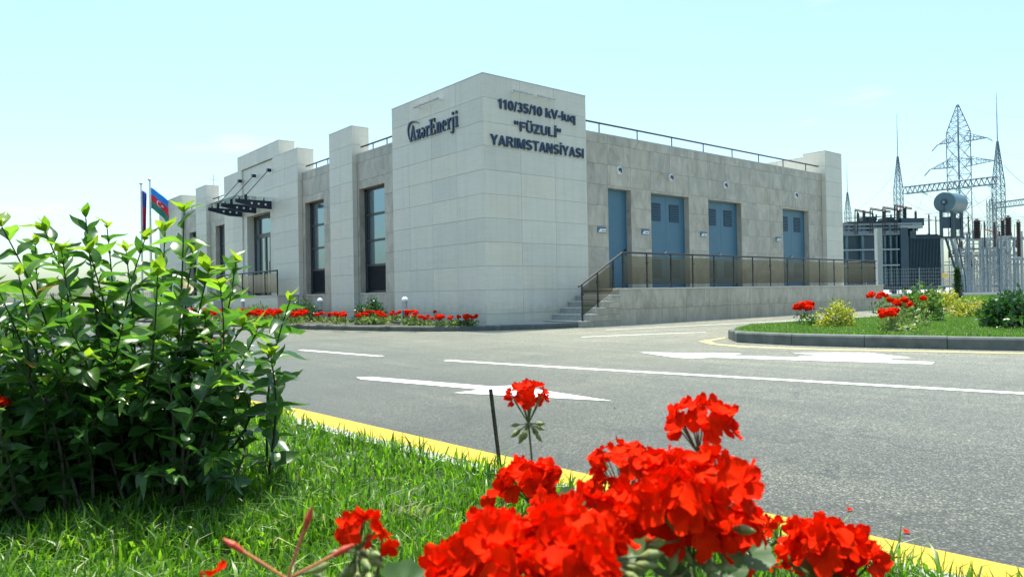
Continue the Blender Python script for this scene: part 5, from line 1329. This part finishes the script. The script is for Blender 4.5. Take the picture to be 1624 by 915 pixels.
for a, b2 in zip(zs[:-1], zs[1:]):
    for i in range(4): j = (i+1) % 4; tp.cyl(cor(a, i), cor(b2, j), .045, n=4, cap=False).cyl(cor(b2, i), cor(b2, j), .04, n=4, cap=False)
o = tp.build('peak_bracing', M['galv'], PY); o['kind'] = 'stuff'
def crossarm(tipL, tipR, ya, yb):
    for tip, sgn in ((tipL, -1), (tipR, 1)):
        t_ = V(*tip, PD-2 if sgn < 0 else PD+2); am = MB()
        zA, zB = V(1525, ya, PD)[2], V(1525, yb, PD)[2]
        roots = [np.array([g[0],g[1],z])+R2*sgn*hw*.7+F2*f_*hw*.7 for z in (zA, zB) for f_ in (-1, 1)]
        for r_ in roots: am.cyl(r_, t_, .06, n=5)
        for k in range(1, 6):
            s_ = k/6; q = [r_*(1-s_)+t_*s_ for r_ in roots]; s2 = (k-1)/6; p2 = [r_*(1-s2)+t_*s2 for r_ in roots]
            am.cyl(q[0], q[2], .035, n=4).cyl(q[1], q[3], .035, n=4).cyl(q[2], q[3], .035, n=4).cyl(p2[0], q[2], .035, n=4).cyl(p2[2], q[3], .035, n=4).cyl(p2[1], q[3], .035, n=4)
        o = am.build('cross_arm', M['galv'], PY)
        i_ = MB(); e_ = t_+R2*sgn*(-1.0)*.0-R2*1.0-Z*1.1 if sgn < 0 else t_+R2*.9-Z*.55
        i_.cyl(t_, e_, .10, n=6).build('insulator_string', M['glassins'] if sgn > 0 else M['galv'], o)
crossarm((1487,230), (1566,219), 212, 225)
crossarm((1475,269), (1578,255), 249, 265)
# hanging insulator strings of the beam
for k, (px, py, D_) in enumerate(((1459,303,90),(1512,298,88),(1565,293,86))):
    a = V(px, py, D_); b2 = a+R2*.8-Z*.55-F2*.3
    mb = MB()
    for i in range(6): c = a+(b2-a)*i/6; mb.cyl(c, c+(b2-a)/9, .17, .06, n=8)
    o = mb.build('insulator_string', M['glassins']); tag(o, ['green glass insulator string under the long beam, nearest the left mast','green glass insulator string under the middle of the long beam','green glass insulator string under the long beam, nearest the right mast'][k], 'insulator', 'insulator strings under the beam')
# wires
WR = empty('overhead_wires', tuple(ground_at(1560, 95)), 'thin overhead conductors crossing the switchyard', 'wires')
def wire(a, b_, sag, r_=.016):
    a = np.array(a); b_ = np.array(b_); mb = MB(); prev = a
    for k in range(1, 13): s_ = k/12; q = a+(b_-a)*s_-Z*sag*4*s_*(1-s_); mb.cyl(prev, q, r_, n=4, cap=False); prev = q
    mb.build('wire', M['galv'], WR)
for (p0, p1, s_) in (((1459,303,90),(1660,352,80),1.2),((1487,238,PD),(1330,352,170),3),((1571,226,PD),(1700,240,90),2),((1582,258,PD),(1700,272,90),2),((1512,298,88),(1660,345,80),1),((1525,166,PD),(1720,176,90),1.5),((1474,272,PD),(1330,372,170),3),((1400,330,78),(1434,306,92),.4),((1587,292,84),(1680,330,70),.8),((1436,300,92),(1520,345,80),.8),((1596,330,84),(1700,352,70),.8)):
    wire(V(*p0), V(*p1), s_)
for (p0, p1, s_) in (((1424,268,92),(1330,338,120),1.6),((1592,262,84),(1700,300,80),1.6),((1434,318,92),(1585,300,84),2.2),((1540,300,88),(1572,352,78),.6),((1465,304,90),(1452,336,TD+1.5),.5),((1515,299,88),(1549,349,76),.8),((1567,294,86),(1599,344,76),.7)): wire(V(*p0), V(*p1), s_, .022)
for k in range(7): wire(V(1540+2*k,345+k*2.2,82), V(1680,340+k*2.6,70), .12, .014)
# switchyard apparatus on supports
AP = 'switchgear columns beyond the fence'
def apparatus(px, y0_, y1_, w_, D_, label, legs=1, ybase=470, mat='porcelain', head=True):
    g = ground_at(px, D_); rt_ = empty('insulator_post', tuple(g), label, 'insulator', AP)
    bushing(px, y0_, y1_, w_, D_, rt_, 'insulator', mat)
    zb = V(px, y1_, D_)[2]; r_ = w_/2/FP*D_
    MB().obox((g[0], g[1], zb-.10), R2, F2, Z, max(.25, r_*1.25), .25, .10).build('mounting_plate', M['galvlight'], rt_)
    for s_ in ((-1, 1) if legs == 2 else (0,)):
        MB().obox((g[0]+R2[0]*s_*.7, g[1]+R2[1]*s_*.7, (zb-.2+.05)/2), R2, F2, Z, .075, .075, (zb-.25)/2).build('support_leg', M['galv'] if int(px) % 2 else M['galvlight'], rt_)
    if legs == 2:
        MB().cyl(g-R2*.7+Z*.6, g+R2*.7+Z*(zb-.5), .04, n=5).cyl(g+R2*.7+Z*.6, g-R2*.7+Z*(zb-.5), .04, n=5).build('cross_brace', M['galvlight'], rt_)
    if head: t_ = V(px, y0_, D_); MB().cyl(t_-Z*.02, t_+Z*.16, .09, n=8).cyl(t_+Z*.1-R2*.5, t_+Z*.14+R2*.5, .035, n=5).build('terminal', M['steel'], rt_)
for (px, y0_, y1_, w_, D_, lg_, lb) in (
  (1473,341,372,3.2,78,1,'slim dark insulator column just left of the expansion tank'),(1484,345,372,2.4,80,1,'thinnest dark insulator column beside the tank legs'),
  (1535.5,343,370,2.6,80,1,'slim dark insulator immediately right of the expansion tank'),(1549,349,379,12,76,2,'wide dark ribbed insulator block, the left one of two right of the tank'),
  (1561,352,392,3,79,1,'slender insulator between the two wide blocks, left of the red fittings'),(1577,352,392,4.5,78,2,'medium dark insulator right of the red fittings'),
  (1590,348,375,7,77,1,'left half of the wide double insulator under the tall mast'),(1599,344,374,10,76,2,'wide dark ribbed insulator block under the tall mast'),
  (1615,351,407,7,74,1,'tall dark ribbed insulator nearest the right edge'),(1525,382,396,4,84,1,'short dark insulator behind the diagonal pipes, upper'),
  (1530,405,424,3,86,1,'short dark insulator behind the diagonal pipes, lower'),(1541,405,424,3.5,86,1,'short dark insulator behind the fence, second from the diagonal pipes'),
  (1588,394,409,3.5,82,1,'short dark insulator low under the wide block'),(1609,397,409,3,82,1,'short dark insulator low beside the tallest ribbed one')):
    apparatus(px, y0_, y1_, w_, D_, lb, lg_)
# steel platforms/frames in the yard
fr_ = empty('steel_support_frame', tuple(ground_at(1560, 82)), 'pale steel post and beam frame carrying the insulators behind the fence', 'frame')
for (x0_, x1_, y0_, y1_, D_) in ((1515,1624,404,407,80),(1520,1600,393,396,81),(1590,1640,409,413,78),(1536,1640,379,381,82),(1500,1640,452,455,84)):
    pbox(x0_, x1_, y0_, y1_, D_, D_+.4, 'beam', 'galvlight', fr_)
for px, D_ in ((1521,80),(1546,81),(1556,80.5),(1572,79),(1585,78),(1604,78.5),(1622,78),(1534,84),(1566,85),(1596,86)): 
    pbox(px-.9, px+.9, 381 if px > 1540 else 394, 468, D_, D_+.2, 'post', 'galv' if int(px) % 2 else 'galvlight', fr_)
for (x0_, y0_, x1_, y1_) in ((1546,455,1572,410),(1572,455,1546,410),(1585,455,1604,415),(1604,455,1585,415),(1521,450,1545,400)):
    MB().cyl(V(x0_, y0_, 80), V(x1_, y1_, 80), .07, n=5).build('brace', M['galvlight'], fr_)
for (x0_, x1_, y_, D_) in ((1536,1624,386,83),(1500,1590,415,86),(1560,1640,421,77),(1505,1560,431,84),(1575,1640,436,80),(1500,1640,444,90)):
    pbox(x0_, x1_, y_-.6, y_+.6, D_, D_+.2, 'rail', 'galvlight', fr_)
for k in range(16):
    px = 1508+k*7.4+random.uniform(-2,2); a0 = random.choice([386,404,415]); D_ = random.uniform(79,88); w_ = random.uniform(-9,9)
    MB().cyl(V(px, a0, D_), V(px+w_, a0+random.uniform(28,50), D_), .045, n=5).build('brace', M['galvlight'], fr_)
for k in range(10):
    px = 1538+k*9+random.uniform(-2,2); MB().cyl(V(px, 356, 78), V(px+random.uniform(-4,4), 381, 78), .03, n=5).build('drop_lead', M['galv'], fr_)
rs_ = random.Random(77)
for k in range(15):
    px = 1504+k*8.2+rs_.uniform(-2,2); yb = rs_.choice([393,404,409,379]); hh = rs_.uniform(9,17); D_ = rs_.uniform(79,87)
    bushing(px, yb-hh, yb, rs_.uniform(2.2,3.6), D_, fr_, 'insulator', 'porcelain', 7)
for k in range(9):
    px = 1512+k*12.5+rs_.uniform(-3,3); yb = rs_.choice([404,421,436]); D_ = rs_.uniform(78,84)
    pbox(px, px+rs_.uniform(4,8), yb-rs_.uniform(4,8), yb, D_, D_+.5, 'control_box', rs_.choice(['galv','galvlight','concrete']), fr_)
for k in range(12):
    px = 1345+k*7.5; yb = 366; hh = rs_.uniform(6,14); bushing(px, yb-hh, yb, rs_.uniform(1.6,2.6), TD+3.2, TR, 'small_bushing', 'porcelain', 6)
for (x0_, y0_, x1_, y1_) in ((1340,347,1440,340),(1352,343,1466,347),(1466,347,1493,352),(1440,352,1492,349)):
    MB().cyl(V(x0_, y0_, TD+3), V(x1_, y1_, TD+3), .035, n=5).build('busbar', M['galvlight'], TR)
red = MB().cyl(V(1560,364,78), V(1580,368,78), .06, n=6).cyl(V(1574,368,78), V(1584,380,78), .05, n=6).build('red_busbar', M['redpipe']); tag(red, 'short rusty red busbar between the dark insulators', 'busbar')
for k in range(8):
    px = 1545+k*11+random.uniform(-3,3); pbox(px, px+random.uniform(3,6), 452+random.uniform(-4,4), 468, 88+k*.3, 90+k*.3, 'cabinet', random.choice(['galvlight','concrete']), fr_)
# rear row of yard steel, seen through the gaps
rf = empty('rear_steel_frame', tuple(ground_at(1450, 110)), 'distant row of pale steel posts and beams behind the transformer', 'frame')
for k in range(14): px = 1350+k*21; pbox(px-1, px+1, 372+random.uniform(-6,6), 466, 110, 110.4, 'post', 'galvlight', rf)
pbox(1340,1640,378,380.5,110,110.4,'beam','galvlight', rf); pbox(1340,1640,420,422,110.5,111,'beam','galvlight', rf)

print('objects', len(bpy.data.objects), 'tiles', sum(1 for o in bpy.data.objects if o.name.startswith(CT)), sum(1 for o in bpy.data.objects if o.name.startswith(BT)))
